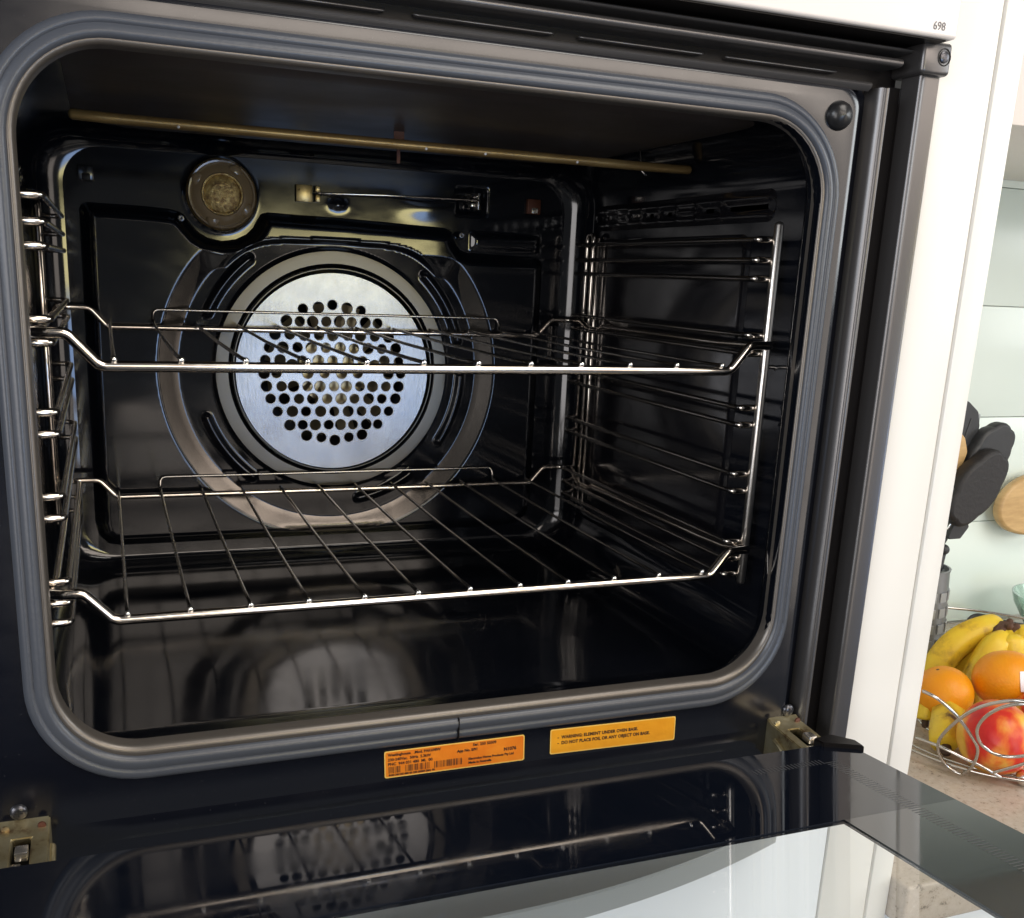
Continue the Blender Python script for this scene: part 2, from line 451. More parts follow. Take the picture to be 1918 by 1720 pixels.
# ---- back wall, stamped sheet
X = np.arange(-.040, .4301, .0016); Z = np.arange(-.160, .2085, .0016)
XX, ZZ = np.meshgrid(X, Z)
h = np.zeros_like(XX)
dd = np.hypot(XX - .0965, ZZ - .170); h += .0015 * sstep((.0335 - dd) / .006)          # boss round the lamp
dd = np.maximum(abs(XX - .329) - .0125, abs(ZZ - .179) - .0095); h -= .007 * sstep((.004 - dd) / .006)   # dish for the sensor clip
def bump(cx, cz, sx, sz, a): return a * np.exp(-(((XX - cx) / sx) ** 2 + ((ZZ - cz) / sz) ** 2))
h += bump(.20, .168, .006, .0035, .0018) + bump(.285, .170, .02, .009, .0010)
h += .003 * sstep((.0035 - np.maximum(abs(XX - .365) - .034, abs(ZZ - .143) - .006)) / .007)
back_wall = grid_obj('back_wall', X, Z, .4042 - h, M['enamel'], oven, keep=np.hypot(XX - .1955, ZZ - .019) > .096)

# ---- fan cover: stamped plate standing in front of the back wall
cont = [(-.0205, .152), (-.0180, .1570), (-.0130, .1590), (.0300, .1585), (.0544, .1573), (.0610, .1555), (.0665, .1515), (.0717, .1455), (.0770, .1395), (.0850, .1350), (.0965, .1330),
        (.1080, .1350), (.1170, .1395), (.1225, .1450), (.1262, .1520), (.1300, .1575), (.1357, .1593), (.2027, .1585), (.3040, .1552), (.3105, .1510), (.3140, .1420), (.3190, .1355), (.3260, .1335),
        (.3960, .1325), (.4030, .1300), (.4060, .1240), (.4060, -.1150), (.4020, -.1300), (.3920, -.1390), (.3780, -.1425), (-.0000, -.1425), (-.0120, -.1400), (-.0200, -.1310), (-.0225, -.1180)]
X = np.arange(-.027, .4105, .00125); Z = np.arange(-.1475, .1635, .00125)
XX, ZZ = np.meshgrid(X, Z)
def poly_sdf(poly, X, Z):
    d = np.full(X.shape, 9.); ins = np.zeros(X.shape, bool); n = len(poly)
    for i in range(n):
        ax, az = poly[i]; bx, bz = poly[(i + 1) % n]
        ex, ez = bx - ax, bz - az; wx, wz = X - ax, Z - az
        t = np.clip((wx * ex + wz * ez) / (ex * ex + ez * ez), 0, 1)
        d = np.minimum(d, np.hypot(wx - ex * t, wz - ez * t))
        c = ((az <= Z) & (bz > Z)) | ((bz <= Z) & (az > Z))
        with np.errstate(divide='ignore', invalid='ignore'): xc = ax + (Z - az) * ex / (ez if abs(ez) > 1e-12 else 1e-12)
        ins ^= c & (X < xc)
    return np.where(ins, -d, d)
sd = poly_sdf(cont, XX, ZZ)
CX, CZ = .1955, .0190
def smax(a, b, k=.006): return .5 * (a + b + np.sqrt((a - b) ** 2 + k * k))
def edge(d, wd): return sstep(-d / wd)
H = .0125 * edge(sd, .0135)
rr = np.hypot(XX - CX, ZZ - CZ)
d1 = smax(rr - .1585, ZZ - .1275)
H -= .0070 * np.clip(-d1 / .0175, 0, 1) ** 1.0
# soften both ends of that slope
d2 = smax(np.hypot(XX - CX, (ZZ - CZ) * 1.0) - .1385, ZZ - .1395, .012)
H = np.where(d2 < 0, np.minimum(H, .0055 + .010 * np.clip(1 + d2 / .004, 0, 1)), H)
H += np.where((rr < .1385) & (d2 < 0), .06 * (.1385 - np.maximum(rr, .1115)), 0)
H += np.where(rr < .1115, .0035 * sstep((.1115 - rr) / .0030), 0)                           # inner rim rising again
H = np.where(rr < .0968, H - .0060 * sstep((.0968 - rr) / .0022), H)
def arc_bump(a0, a1, r0, wd, hh):
    ang = (np.degrees(np.arctan2(ZZ - CZ, XX - CX))) % 360
    mid, half = ((a0 + a1) / 2) % 360, abs(a1 - a0) / 2
    da = np.abs((ang - mid + 180) % 360 - 180)
    al = np.radians(np.maximum(da - half, 0)) * r0
    return hh * sstep(1 - np.hypot(al, rr - r0) / wd)
for a0, a1 in ((200, 232), (281, 307), (327, 358), (14, 46), (128, 156)): H += arc_bump(a0, a1, .1245, .0058, .0042)
H += bump(.0620, .1485, .0035, .0035, .0012) + bump(.3165, .1475, .0035, .0035, .0012)
cover = grid_obj('fan_cover', X, Z, .4046 - H, M['cover'], oven, keep=(sd < .002) & (rr > .0935))

# brown enamel reflection put into a satin band on the dish slope; inner rim satin too
def band(name, r0, r1, yoff, n=96, rows=6, clip=None, mat=None, taper=False):
    # follows the stamped plate 0.3 mm proud
    V = []; F = []
    for j in range(rows + 1):
        for k in range(n + 1):
            a = clip[0] + (clip[1] - clip[0]) * k / n
            tp = min(1, k / n / .05, (1 - k / n) / .05) ** .5 if taper else 1
            r = r1 - (r1 - r0) * (1 - j / rows) * tp
            V.append((CX + r * math.cos(a), 0, CZ + r * math.sin(a)))
    for j in range(rows):
        for k in range(n):
            q = (j * (n + 1) + k, j * (n + 1) + k + 1, (j + 1) * (n + 1) + k + 1, (j + 1) * (n + 1) + k); F.append(q[::-1])
    xi = np.array([v[0] for v in V]); zi = np.array([v[2] for v in V])
    fx = (xi - X[0]) / (X[1] - X[0]); fz = (zi - Z[0]) / (Z[1] - Z[0])
    ix = np.clip(fx.astype(int), 0, len(X) - 2); iz = np.clip(fz.astype(int), 0, len(Z) - 2); u = fx - ix; v_ = fz - iz
    hh = H[iz, ix] * (1 - u) * (1 - v_) + H[iz, ix + 1] * u * (1 - v_) + H[iz + 1, ix] * (1 - u) * v_ + H[iz + 1, ix + 1] * u * v_
    V = [(a, .4046 - q - yoff, c) for a, q, c in zip(xi, hh, zi)]
    return link(name, me_from(V, F), mat, cover, smooth=60)
a_l, a_r = math.radians(180 - 40), math.radians(360 + 40)
band('reflection_band', .1405, .1565, .0004, clip=(a_l, a_r), mat=M['band'], taper=True)
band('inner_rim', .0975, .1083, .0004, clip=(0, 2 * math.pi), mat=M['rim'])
lathe('plate_collar', [(.0938, .0), (.0938, .0078), (.0933, .0084), (.0926, .0084), (.0922, .0076), (.0922, .0)], (CX, .4000, CZ), M['rim'], cover, seg=96, cap=False)

def lathe_pts(cx_, cz_, r_, y_, n=18): return [(cx_ + r_ * math.cos(2 * math.pi * k / n), y_, cz_ + r_ * math.sin(2 * math.pi * k / n)) for k in range(n)]
# perforated plate (real holes)
HOLES = [(0.1654, 0.0756), (0.1796, 0.0772), (0.1924, 0.0798), (0.206, 0.0772), (0.2191, 0.0753), (0.1504, 0.0646), (0.1625, 0.0644), (0.1742, 0.0644), (0.1868, 0.0647), (0.199, 0.065), (0.2105, 0.0647), (0.2233, 0.0646), (0.2351, 0.0643), (0.14, 0.0525), (0.1533, 0.0525), (0.1666, 0.0522), (0.1801, 0.0523), (0.1927, 0.0523), (0.2066, 0.0525), (0.219, 0.0522), (0.2326, 0.052), (0.2458, 0.0517), (0.1344, 0.0405), (0.1469, 0.0409), (0.1603, 0.0411), (0.1729, 0.0408), (0.1865, 0.041), (0.1997, 0.0411), (0.2128, 0.0406), (0.2263, 0.0408), (0.2394, 0.0407), (0.253, 0.0412), (0.1309, 0.0292), (0.1443, 0.0294), (0.1645, 0.0291), (0.1793, 0.0292), (0.1927, 0.0293), (0.2075, 0.029), (0.2211, 0.0291), (0.242, 0.0293), (0.256, 0.029), (0.1297, 0.0172), (0.1408, 0.0175), (0.1696, 0.0177), (0.1852, 0.0176), (0.2013, 0.0176), (0.2166, 0.0177), (0.2463, 0.0174), (0.2583, 0.0175), (0.1316, 0.0056), (0.1454, 0.0055), (0.1563, 0.0054), (0.1692, 0.0056), (0.1808, 0.0054), (0.1941, 0.0055), (0.2058, 0.0055), (0.2188, 0.0055), (0.231, 0.0054), (0.244, 0.0054), (0.2564, 0.0054), (0.1352, -0.0058), (0.1477, -0.0059), (0.1613, -0.006), (0.174, -0.006), (0.1876, -0.0061), (0.2008, -0.0061), (0.2136, -0.0061), (0.2273, -0.0061), (0.2401, -0.0062), (0.2535, -0.0061), (0.1415, -0.0177), (0.1551, -0.0177), (0.1677, -0.0178), (0.1814, -0.0178), (0.1943, -0.018), (0.2077, -0.0179), (0.2205, -0.0179), (0.2342, -0.0178), (0.247, -0.0181), (0.1526, -0.0305), (0.1646, -0.0303), (0.1764, -0.0305), (0.1891, -0.0305), (0.2003, -0.0305), (0.2124, -0.0306), (0.2252, -0.0304), (0.2365, -0.0305), (0.1682, -0.0404), (0.1821, -0.0425), (0.1949, -0.0453), (0.2084, -0.0426), (0.2211, -0.0404)]
cu = bpy.data.curves.new("plate", 'CURVE'); cu.dimensions = '2D'; cu.fill_mode = 'BOTH'; cu.extrude = .0008
def circ(cx, cz, r, n):
    s = cu.splines.new('POLY'); s.points.add(n - 1)
    for k in range(n):
        a = 2 * math.pi * k / n; s.points[k].co = (cx + r * math.cos(a), cz + r * math.sin(a), 0, 1)
    s.use_cyclic_u = True
circ(.1945, .0180, .0900, 96)
for i, (hx, hz) in enumerate(HOLES):
    circ(hx, hz, .00505 if i % 2 else .0045, 20)
for hx in (.1552, .2328): circ(hx, .0243, .0062, 24)
to = bpy.data.objects.new("t", cu); COL.objects.link(to)
me = bpy.data.meshes.new_from_object(to.evaluated_get(bpy.context.evaluated_depsgraph_get()))
bpy.data.objects.remove(to)
for v in me.vertices:
    x_, z_ = v.co.x, v.co.y
    rp = math.hypot(x_ - .1945, z_ - .0180) / .09
    v.co = Vector((x_, .3920 - v.co.z, z_))
pp = link('perforated_plate', me, M['plate'], cover, smooth=None)
hr = []
for i, (hx, hz) in enumerate(HOLES):
    r_ = .00505 if i % 2 else .0045
    hr.append(tube_raw(lathe_pts(hx, hz, r_ + .00018, .3912), .00032, 5, True))
link('hole_edges', me_from(*join_raw(hr)), M['steelrim'], pp, smooth=80)
# dark chamber and the fan behind the holes
lathe('fan_chamber', [(.0955, .0), (.0955, -.030), (.0, -.030)], (CX, .4060, CZ), M['channel'], cover, seg=48)
fan = []
for k in range(12):
    a = 2 * math.pi * k / 12 + .2
    ca, sa = math.cos(a), math.sin(a)
    V = []
    for (r_, off, yy) in ((.020, -.007, .404), (.020, .007, .412), (.062, .012, .412), (.062, -.006, .404)):
        V.append((CX + r_ * ca - off * sa, yy, CZ + r_ * sa + off * ca))
    fan.append((V, [(0, 1, 2, 3)]))
fan.append(lathe_raw([(.034, .0), (.032, .006), (.0, .007)], (CX, .412, CZ), seg=24))
link('fan_impeller', me_from(*join_raw(fan)), M['blade'], cover, smooth=30)
for sx_, sz_ in ((.0620, .1485), (.3165, .1475)):
    lathe('cover_screw', [(.0034, 0), (.0034, .0010), (.0026, .0020), (.0010, .0023), (.0, .0018)], (sx_, .3932 + .002, sz_), M['screw'], cover, seg=20)

# ---- oven lamp
LC = (.0965, .4000, .1698)
lamp = lathe('lamp_cover', [(.0290, -.004), (.0290, .006), (.0280, .0088), (.0266, .0086), (.0255, .0070), (.0240, .0082), (.0205, .0105), (.0180, .0112), (.0172, .0095)], LC, M['lampglass'], oven, seg=64)
lathe('lamp_rim', [(.0296, -.002), (.0300, .0045), (.0292, .0062), (.0284, .0050)], LC, M['brass'], lamp, seg=64, cap=False)
lathe('lamp_centre', [(.0176, .0095), (.0172, .0120), (.0160, .0118), (.0152, .0098), (.0150, .0100), (.0080, .0112), (.0, .0115)], LC, M['lampcentre'], lamp, seg=48)
for a in (60, 150, 250, 330):
    a = math.radians(a); c = (LC[0] + .0222 * math.cos(a), LC[1] - .0066, LC[2] + .0222 * math.sin(a))
    lathe('grip_dimple', [(.0066, .0), (.0060, .0022), (.0036, .0032), (.0, .0034)], c, M['lampglass'], lamp, seg=20, smooth=80)

# ---- temperature sensor
probe = tube('sensor_rod', [(.1800, .392, .1765), (.186, .391, .1764), (.24, .3905, .1782), (.329, .392, .1796), (.333, .394, .1797)], .00115, M['chrome'], oven)
box('sensor_plate', .1617, .1760, .4000, .4030, .1688, .1832, M['brass'], probe, .0004)
box('retaining_strip', .1786, .1830, .3985, .4032, .1694, .1756, M['brass'], probe, .0004)
box('retaining_strip', .1786, .1830, .3985, .4032, .1778, .1830, M['brass'], probe, .0004)
box('sensor_clip', .3255, .3300, .3965, .4060, .1738, .1772, M['steel'], probe, .0005)
box('sensor_clip', .3312, .3322, .3925, .4060, .1712, .1862, M['steel'], probe, .0003)
tube('clip_spring', fillet([(.322, .404, .1855), (.328, .396, .1820), (.333, .3945, .1842)], .002), .0007, M['chrome'], probe)

# ---- square sockets high on the back wall
for (x0, x1, z0, z1, bright) in ((-.0185, -.0060, .1740, .1865, False), (.3845, .3985, .1710, .1850, True)):
    o = box('square_socket', x0, x1, .3990, .4045, z0, z1, M['rust' if bright else 'enamel_soft'], oven, .0012)
    box('socket_tongue', (x0 + x1) / 2 - .003, (x0 + x1) / 2 + .0035, .3978, .3992, z0 + .0005, z0 + .006, M['steel' if bright else 'channel'], o, .0006)

# ---- grill element along the ceiling
el = tube('grill_element', fillet([(-.016, .1905, .1996), (.004, .190, .1990), (.20, .190, .1986), (.405, .190, .1984), (.434, .190, .1987)], .008), .0034, M['element'], oven)
box('element_hanger', .2068, .2092, .2280, .2292, .1900, .2140, M['rust'], el)
box('element_hanger', .2040, .2118, .2270, .2282, .2040, .2145, M['rust'], el)
for ex in (.048, .217, .262, .336):
    lathe('element_crumb', [(.0011, 0), (.0008, .0009), (0, .0011)], (ex, .1872, .1970), M['sticker'], el, seg=8)
tube('element_clip', fillet([(.395, .20, .214), (.396, .197, .196), (.400, .195, .192), (.404, .20, .194)], .004), .0006, M['wire'], el)

# ---- ceiling panel (grill deflector), slightly duller than the rest
loft('ceiling_panel', [[(a, c, .2158) for a, c in rrect(-.020, .415, .040, .365, .05)], [(a, c, .2125) for a, c in rrect(-.008, .403, .050, .353, .045)], [(a, c, .2120) for a, c in rrect(.004, .391, .060, .343, .040)]], M['ceiling'], oven, smooth=60)
me = me_from([(a, c, .2120) for a, c in rrect(.004, .391, .060, .343, .040)], [tuple(range(len(rrect(.004, .391, .060, .343, .040))))])
link('ceiling_sheet', me, M['ceiling'], oven, smooth=None)
# ---- embossed side panels and ledge
def side_panel(xw, sgn):
    A = np.arange(.075, .386, .0018); B = np.arange(-.140, .196, .0018)
    AA, BB = np.meshgrid(A, B)
    def rbox(a0, a1, b0, b1, r, wd):
        qx = np.abs(AA - (a0 + a1) / 2) - (a1 - a0) / 2 + r; qz = np.abs(BB - (b0 + b1) / 2) - (b1 - b0) / 2 + r
        d = np.hypot(np.maximum(qx, 0), np.maximum(qz, 0)) + np.minimum(np.maximum(qx, qz), 0) - r
        return sstep(-d / wd)
    hh = -.0006 + .0036 * rbox(.112, .378, -.128, .151, .016, .007)
    hh += .0034 * rbox(.086, .382, .154, .184, .012, .012)
    hh -= .0028 * rbox(.090, .376, .1625, .1740, .004, .003)
    for yy in (.352, .330, .308, .282, .252, .222, .192, .158):
        hh += .0016 * np.exp(-(((AA - yy) / .0032) ** 2 + ((BB - .1680) / .0045) ** 2))
    hh += .0022 * rbox(.196, .222, .1650, .1725, .003, .003) + .0018 * rbox(.308, .330, .1650, .1725, .003, .003)
    hh = np.where((AA < A[1]) | (AA > A[-2]) | (BB < B[1]) | (BB > B[-2]), -.001, hh)
    def sw(co):
        return np.stack([xw - sgn * co[:, 1], co[:, 0], co[:, 2]], -1)
    return grid_obj('embossed_side_panel', A, B, hh, M['side'], oven, swap=sw)
side_panel(.448, 1); side_panel(-.058, -1)
# ---- side rails
LV = [.1435, .1297, .1170, .0780, .0651, .0262, .0137, -.0225, -.0355, -.0741, -.0873, -.0997]
def side_rail(xp, xt, sgn, yf):
    rail = tube('side_rail', [(xp, yf, -.1045), (xp, yf, .1535)], .0033, M['bright2'], oven, 14)
    tube('rear_post', fillet([(xp + sgn * .002, .375, -.106), (xp + sgn * .002, .375, .154), (xp + sgn * .002, .362, .154), (xp + sgn * .002, .362, -.106)], .0066), .0020, M['chrome'], rail, 10)
    tube('rear_post', [(xp + sgn * .003, .3535, -.106), (xp + sgn * .003, .3535, .150)], .0018, M['chrome'], rail, 10)
    tube('mounting_pin', fillet([(xp, yf + .001, .0560 if sgn > 0 else .050), (xp + sgn * .012, yf + .001, .0560 if sgn > 0 else .05), (xp + sgn * .012, yf + .001, .035)], .004), .0015, M['chrome'], rail)
    first = None
    for z in LV:
        if first is None:
            pts = fillet([(xp - sgn * .0005, yf + .004, 0), (xt - sgn * .0000, yf + .006, 0), (xt, yf + .03, 0), (xt, .366, 0), (xt + sgn * .003, .372, 0), (xp + sgn * .002, .3735, 0)], .004)
            V, F = tube_raw(pts, .0019, 10)
            first = link('runner', me_from(V, F), M['wire'], rail, smooth=60)
            first.location = (0, 0, z)
        else:
            c = group_copy(first, rail, (0, 0, z))
    # thicker polished front stubs
    s0 = None
    for z in LV:
        if s0 is None:
            V, F = tube_raw([(xp + sgn * .001, yf + .004, 0), (xp - sgn * .004, yf + .0045, 0), (xt + sgn * .003, yf + .005, 0), (xt + sgn * .0008, yf + .0060, 0)], lambda s: .0025 if .2 < s < .8 else .0021, 12)
            s0 = link('runner_end', me_from(V, F), M['chrome'], rail, smooth=60); s0.location = (0, 0, z)
        else: group_copy(s0, rail, (0, 0, z))
    return rail
side_rail(.4375, .4240, 1, .0685)
side_rail(-.0465, -.0315, -1, .0700)

# ---- front frame
def fring(x0, x1, z0, z1, r, y): return [(a, y, c) for a, c in rrect(x0, x1, z0, z1, r)]
loft('front_frame', [fring(-.1180, .4505, -.2245, .2350, .010, .030), fring(-.1180, .4503, -.2245, .2345, .010, .0110), fring(-.1175, .4495, -.2243, .2335, .009, .0105), fring(-.1165, .4440, -.2240, .2328, .008, .0100),
     fring(-.1150, .4400, -.2230, .2322, .010, .0050), fring(-.1130, .4385, -.2220, .2312, .012, .0012), fring(-.1120, .4370, -.2212, .2300, .012, .0002),
     fring(-.1100, .4340, -.2200, .2290, .014, .0), fring(-.080, .4300, -.2010, .2240, .030, .0), fring(-.0560, .4285, -.1760, .2235, .058, .0), fring(-.0450, .4200, -.1580, .2130, .052, .0005), fring(-.0440, .4180, -.1550, .2120, .048, .006)], M['frame'], oven, smooth=50)
# soft pressed crease near the foot of the frame
V = []; F = []
prof = [(-.1925, .0), (-.1950, -.0008), (-.1985, -.0020), (-.2010, -.0022), (-.2040, -.0012), (-.2062, .0)]
for xx in np.linspace(-.036, .418, 30):
    e = min(1, (xx + .036) / .02, (.418 - xx) / .02)
    for (zz, yy) in prof: V.append((xx, yy * e * .7 + .00004, zz))
n = len(prof)
for i in range(29):
    for k in range(n - 1): F.append((i * n + k, (i + 1) * n + k, (i + 1) * n + k + 1, i * n + k + 1))
link('pressed_crease', me_from(V, F), M['frame'], oven, smooth=80)

# ---- gasket: two soft lobes swept round the opening
def gasket():
    prof = [(0.0, -.0003), (.0012, -.0024), (.0028, -.0036), (.0046, -.0036), (.0054, -.0028), (.0062, -.0034), (.0084, -.0050), (.0106, -.0048), (.0120, -.0032), (.0128, -.0004)]
    R = []
    for (d, y) in prof:
        R.append([(a, y, c) for a, c in rrect(-.0538 + d, .4296 - d, -.1698 + d * 1.25, .2226 - d, .060 - d, 14)])
    return loft('door_gasket', R, M['rubber'], oven, smooth=80)
gk = gasket()
box('gasket_seam', .1885, .1892, -.0050, -.0008, -.1693, -.1545, M['channel'], gk)

loft('opening_lip', [[(a, y, c) for a, c in rrect(-.0425 + d, .4185 - d, -.1555 + d * 1.6, .2120 - d, .048 - d, 14)] for d, y in ((0, -.0004), (.0006, -.0026), (.0022, -.0030), (.0036, -.0020), (.0042, .0008), (.0046, .006))], M['lip'], oven, smooth=80)
# ---- right hand channel and trim
def vprof(name, prof, z0, z1, mat, n=2):
    V = []; F = []; m_ = len(prof)
    for i in range(n):
        z = z0 + (z1 - z0) * i / (n - 1)
        for (a, b_) in prof: V.append((a, b_, z))
    for i in range(n - 1):
        for k in range(m_ - 1): F.append((i * m_ + k, i * m_ + k + 1, (i + 1) * m_ + k + 1, (i + 1) * m_ + k))
    return link(name, me_from(V, F), mat, oven, smooth=50)
vprof('folded_edge', [(.4488, .012), (.4494, .0020), (.4508, -.0012), (.4520, -.0022), (.4530, -.0018), (.4537, -.0012), (.4546, -.0020), (.4560, -.0024), (.4572, -.0016), (.4578, .0), (.4580, .012)], -.222, .2330, M['trim'])
vprof('side_channel', [(.4578, .0110), (.4600, .0125), (.4770, .0125), (.4778, .0110)], -.222, .2370, M['channel'])
vprof('side_trim', [(.4775, .0125), (.4776, -.0020), (.4780, -.0032), (.4790, -.0038), (.4802, -.0032), (.4812, -.0026), (.4830, -.0030), (.4915, -.0030), (.4925, -.0034), (.4936, -.0026), (.4940, -.0010), (.4940, .020)], -.216, .2425, M['trim'])
# ---- vent strip above the cavity
def hprof(name, prof, x0, x1, mat, parent=oven):
    V = []; F = []; m_ = len(prof)
    for x_ in (x0, x1):
        for (z, y) in prof: V.append((x_, y, z))
    for k in range(m_ - 1): F.append((k, k + 1, m_ + k + 1, m_ + k))
    F.append(tuple(range(m_))[::-1]); F.append(tuple(range(m_, 2 * m_)))
    return link(name, me_from(V, F), mat, parent, smooth=50)
box('vent_back', -.118, .4775, .0180, .0200, .230, .280, M['channel'], oven)
hprof('folded_top_edge', [(.2305, .002), (.2325, -.0006), (.2340, -.0012), (.2352, -.0004), (.2358, .004), (.2360, .018)], -.118, .4440, M['trim'])
for k in range(8):
    x1 = .4290 - k * .0960
    if x1 < -.1: break
    tube('vent_lip', [(x1 - .080, .0160, .2424), (x1 - .078, .0140, .2418), (x1 - .002, .0140, .2418), (x1, .0160, .2424)], .0007, M['trim'], oven, 8)
hprof('top_rail', [(.2462, .018), (.2462, .0020), (.2466, .0003), (.2478, -.0010), (.2496, -.0010), (.2508, .0003), (.2512, .0020), (.2512, .018)], -.118, .4655, M['trim'])
hprof('upper_rail', [(.2552, .018), (.2552, .0020), (.2558, .0006), (.2566, .0002), (.2574, .0010), (.2578, .0030), (.2580, .018)], -.118, .4735, M['trim'])
cb = box('corner_block', .4735, .4958, -.0085, .020, .2425, .2615, M['trim'], oven, .0025, 3)
lathe('screw_recess', [(.0052, .0001), (.0046, .0004), (.0044, -.0006), (.0, -.0006)], (.4895, -.0085, .2530), M['dark'], cb, seg=28)
lathe('corner_screw', [(.0036, .0), (.0034, .0009), (.0020, .0016), (.0, .0013)], (.4893, -.0084, .2530), M['screw'], cb, seg=20)
# ---- control panel
cp = box('control_panel', -.118, .4868, -.0200, .0200, .2604, .420, M['panelwhite'], oven, .0022, 3)
text_obj('panel_number', "698", .0066, (.4672, -.0202, .2642), (1, 0, 0), (0, 0, 1), M['greyink'], cp, squeeze=.95)
box('panel_underside', -.118, .4815, -.0165, .0200, .2594, .2606, M['channel'], cp)

# ---- bumper and screws
lathe('rubber_bumper', [(.0088, -.0005), (.0086, .0012), (.0074, .0040), (.0048, .0062), (.0, .0070)], (.4225, 0, .2145), M['black_rubber'], oven, seg=28, smooth=80)
def frame_screw(x_, z_, r_):
    s = lathe('frame_screw', [(r_, -.0002), (r_ * .96, .0009), (r_ * .7, .0019), (r_ * .3, .0022), (.0, .0022)], (x_, 0, z_), M['screw'], oven, seg=28, smooth=80)
    bm = bmesh.new(); box_bm(bm, x_ - r_ * .45, x_ + r_ * .45, -.00235, -.0018, z_ - r_ * .09, z_ + r_ * .09); box_bm(bm, x_ - r_ * .09, x_ + r_ * .09, -.00232, -.0018, z_ - r_ * .45, z_ + r_ * .45)
    link('cross_slot', bm_me(bm), M['dark'], s)
frame_screw(.4402, -.1808, .0046); frame_screw(-.0609, -.1803, .0046)

# ---- hinges
def hinge(x0, x1):
    V = [(x0, 0, -.1850), (x1, 0, -.1850), (x0, -.0050, -.1872), (x1, -.0050, -.1872), (x0, -.0560, -.1915), (x1, -.0560, -.1915), (x0, -.0540, -.2080), (x1, -.0540, -.2080), (x0, 0, -.2145), (x1, 0, -.2145)]
    bm = bmesh.new(); vs = [bm.verts.new(v) for v in V]
    bm.faces.new((vs[0], vs[2], vs[3], vs[1])); bm.faces.new((vs[4], vs[6], vs[7], vs[5]))
    bm.faces.new((vs[0], vs[8], vs[6], vs[4], vs[2])); bm.faces.new((vs[1], vs[3], vs[5], vs[7], vs[9]))
    bm.faces.new((vs[6], vs[8], vs[9], vs[7]))
    # sloped front plate with a window
    a, b_, c, d = (Vector(V[2]), Vector(V[3]), Vector(V[5]), Vector(V[4]))
    def P(u, v): return a.lerp(b_, u).lerp(d.lerp(c, u), v)
    o_ = [vs[2], vs[3], vs[5], vs[4]]
    inn = [bm.verts.new(P(u, v)) for u, v in ((.30, .20), (.66, .20), (.66, .72), (.30, .72))]
    dn = [bm.verts.new(v.co + Vector((0, .004, -.006))) for v in inn]
    for i in range(4):
        bm.faces.new((o_[i], o_[(i + 1) % 4], inn[(i + 1) % 4], inn[i])); bm.faces.new((inn[i], inn[(i + 1) % 4], dn[(i + 1) % 4], dn[i]))
    bmesh.ops.recalc_face_normals(bm, faces=bm.faces)
    bmesh.ops.bevel(bm, geom=[e for e in bm.edges if e.is_manifold and e.calc_face_angle(0) > .5], offset=.0008, segments=2, affect='EDGES')
    hg = link('door_hinge', bm_me(bm), M['hinge'], oven)
    q = P(.48, .5)
    box('hinge_pocket', x0 + .004, x1 - .004, -.036, -.010, -.204, -.198, M['dark'], hg)
    box('catch_lever', q.x - .0022, q.x + .0042, q.y - .004, q.y + .004, q.z - .001, q.z + .0042, M['steel'], hg, .0006)
    box('catch_lever', q.x - .0050, q.x + .0006, q.y - .014, q.y - .004, q.z - .0075, q.z - .0015, M['steel'], hg, .0006)
    for s_ in (x0 - .0006, x1 + .0006):
        V2, F2 = tube_raw([(s_, -.012, -.197), (s_, -.030, -.204)], .0022, 10)
        link('pressed_rib', me_from(V2, F2), M['hinge'], hg, smooth=60)
    lathe('hinge_rivet', [(.0022, 0), (.002, .001), (0, .0014)], (x0 + .004, -.006, -.1866), M['hinge'], hg, seg=14)
    lathe('hinge_rivet', [(.0022, 0), (.002, .001), (0, .0014)], (x1 - .004, -.006, -.1866), M['rust'], hg, seg=14)
    box('hinge_arm', (x0 + x1) / 2 - .003, (x0 + x1) / 2 + .003, -.060, -.030, -.2065, -.1995, M['hinge'], hg, .0008)
    for s_ in (.20, .86):
        q = P(s_, 1.0); box('hinge_tab', q.x - .0016, q.x + .0016, q.y - .0055, q.y + .002, q.z - .0075, q.z - .0005, M['steel'], hg, .0005)
    return hg
hinge(.4235, .4485); hinge(-.0715, -.0455)

# ---- labels
def label(corner, rt, lb, mat, name):
    O = Vector(lb); Rv = Vector(corner[1]) - Vector(corner[0]); Rl = Rv.length; Rv.normalize()
    Uv = Vector(corner[0]) - O; Ul = Uv.length; Uv.normalize()
    N = Rv.cross(Uv)
    def quad(u0, u1, v0, v1, t):
        V = []
        nn = 24; rc = min(.0012, (v1 - v0) * .2)
        pts = [(a, c) for a, c in rrect(u0, u1, v0, v1, rc, 4)]
        V = [O + Rv * a + Uv * c + N * (t) for a, c in pts]; V2 = [p - N * .00025 for p in V]
        n_ = len(V); F = [tuple(range(n_))] + [(i, n_ + i, n_ + (i + 1) % n_, (i + 1) % n_) for i in range(n_)]
        return V + V2, F
    V, F = quad(0, Rl, 0, Ul, .0000); base = link(name, me_from(V, F), M['labeledge'], oven, smooth=None)
    V, F = quad(.0007, Rl - .0007, .0007, Ul - .0007, .00006); link('label_print', me_from(V, F), mat, base, smooth=None)
    return base, O, Rv, Uv, N, Rl, Ul
b1, O, Rv, Uv, N, Rl, Ul = label(((.1424, -.0009, -.1723), (.2352, -.0009, -.1728)), None, (.1430, -.0009, -.1903), M['labelorange'], 'rating_label')
def T(parent, s, u, v, size, bold=.00009, sq=1.0, tr=1.0): return text_obj('label_text', s, size, O + Rv * u + Uv * v + N * .00014, Rv, Uv, M['ink'], parent, bold, tr, sq, .00002)
T(b1, "Westinghouse   .Mod. PAK698W", .0022, .0146, .0025, sq=1.0)
T(b1, "Ser. 250 50309", .0575, .0146, .0026)
T(b1, "230-240Vac.  50Hz  5.3kW", .0022, .0114, .0025)
T(b1, "App No. S/91", .0470, .0114, .0025, .00012)
T(b1, "PNC  944 031 480  ML  00", .0022, .0083, .0026)
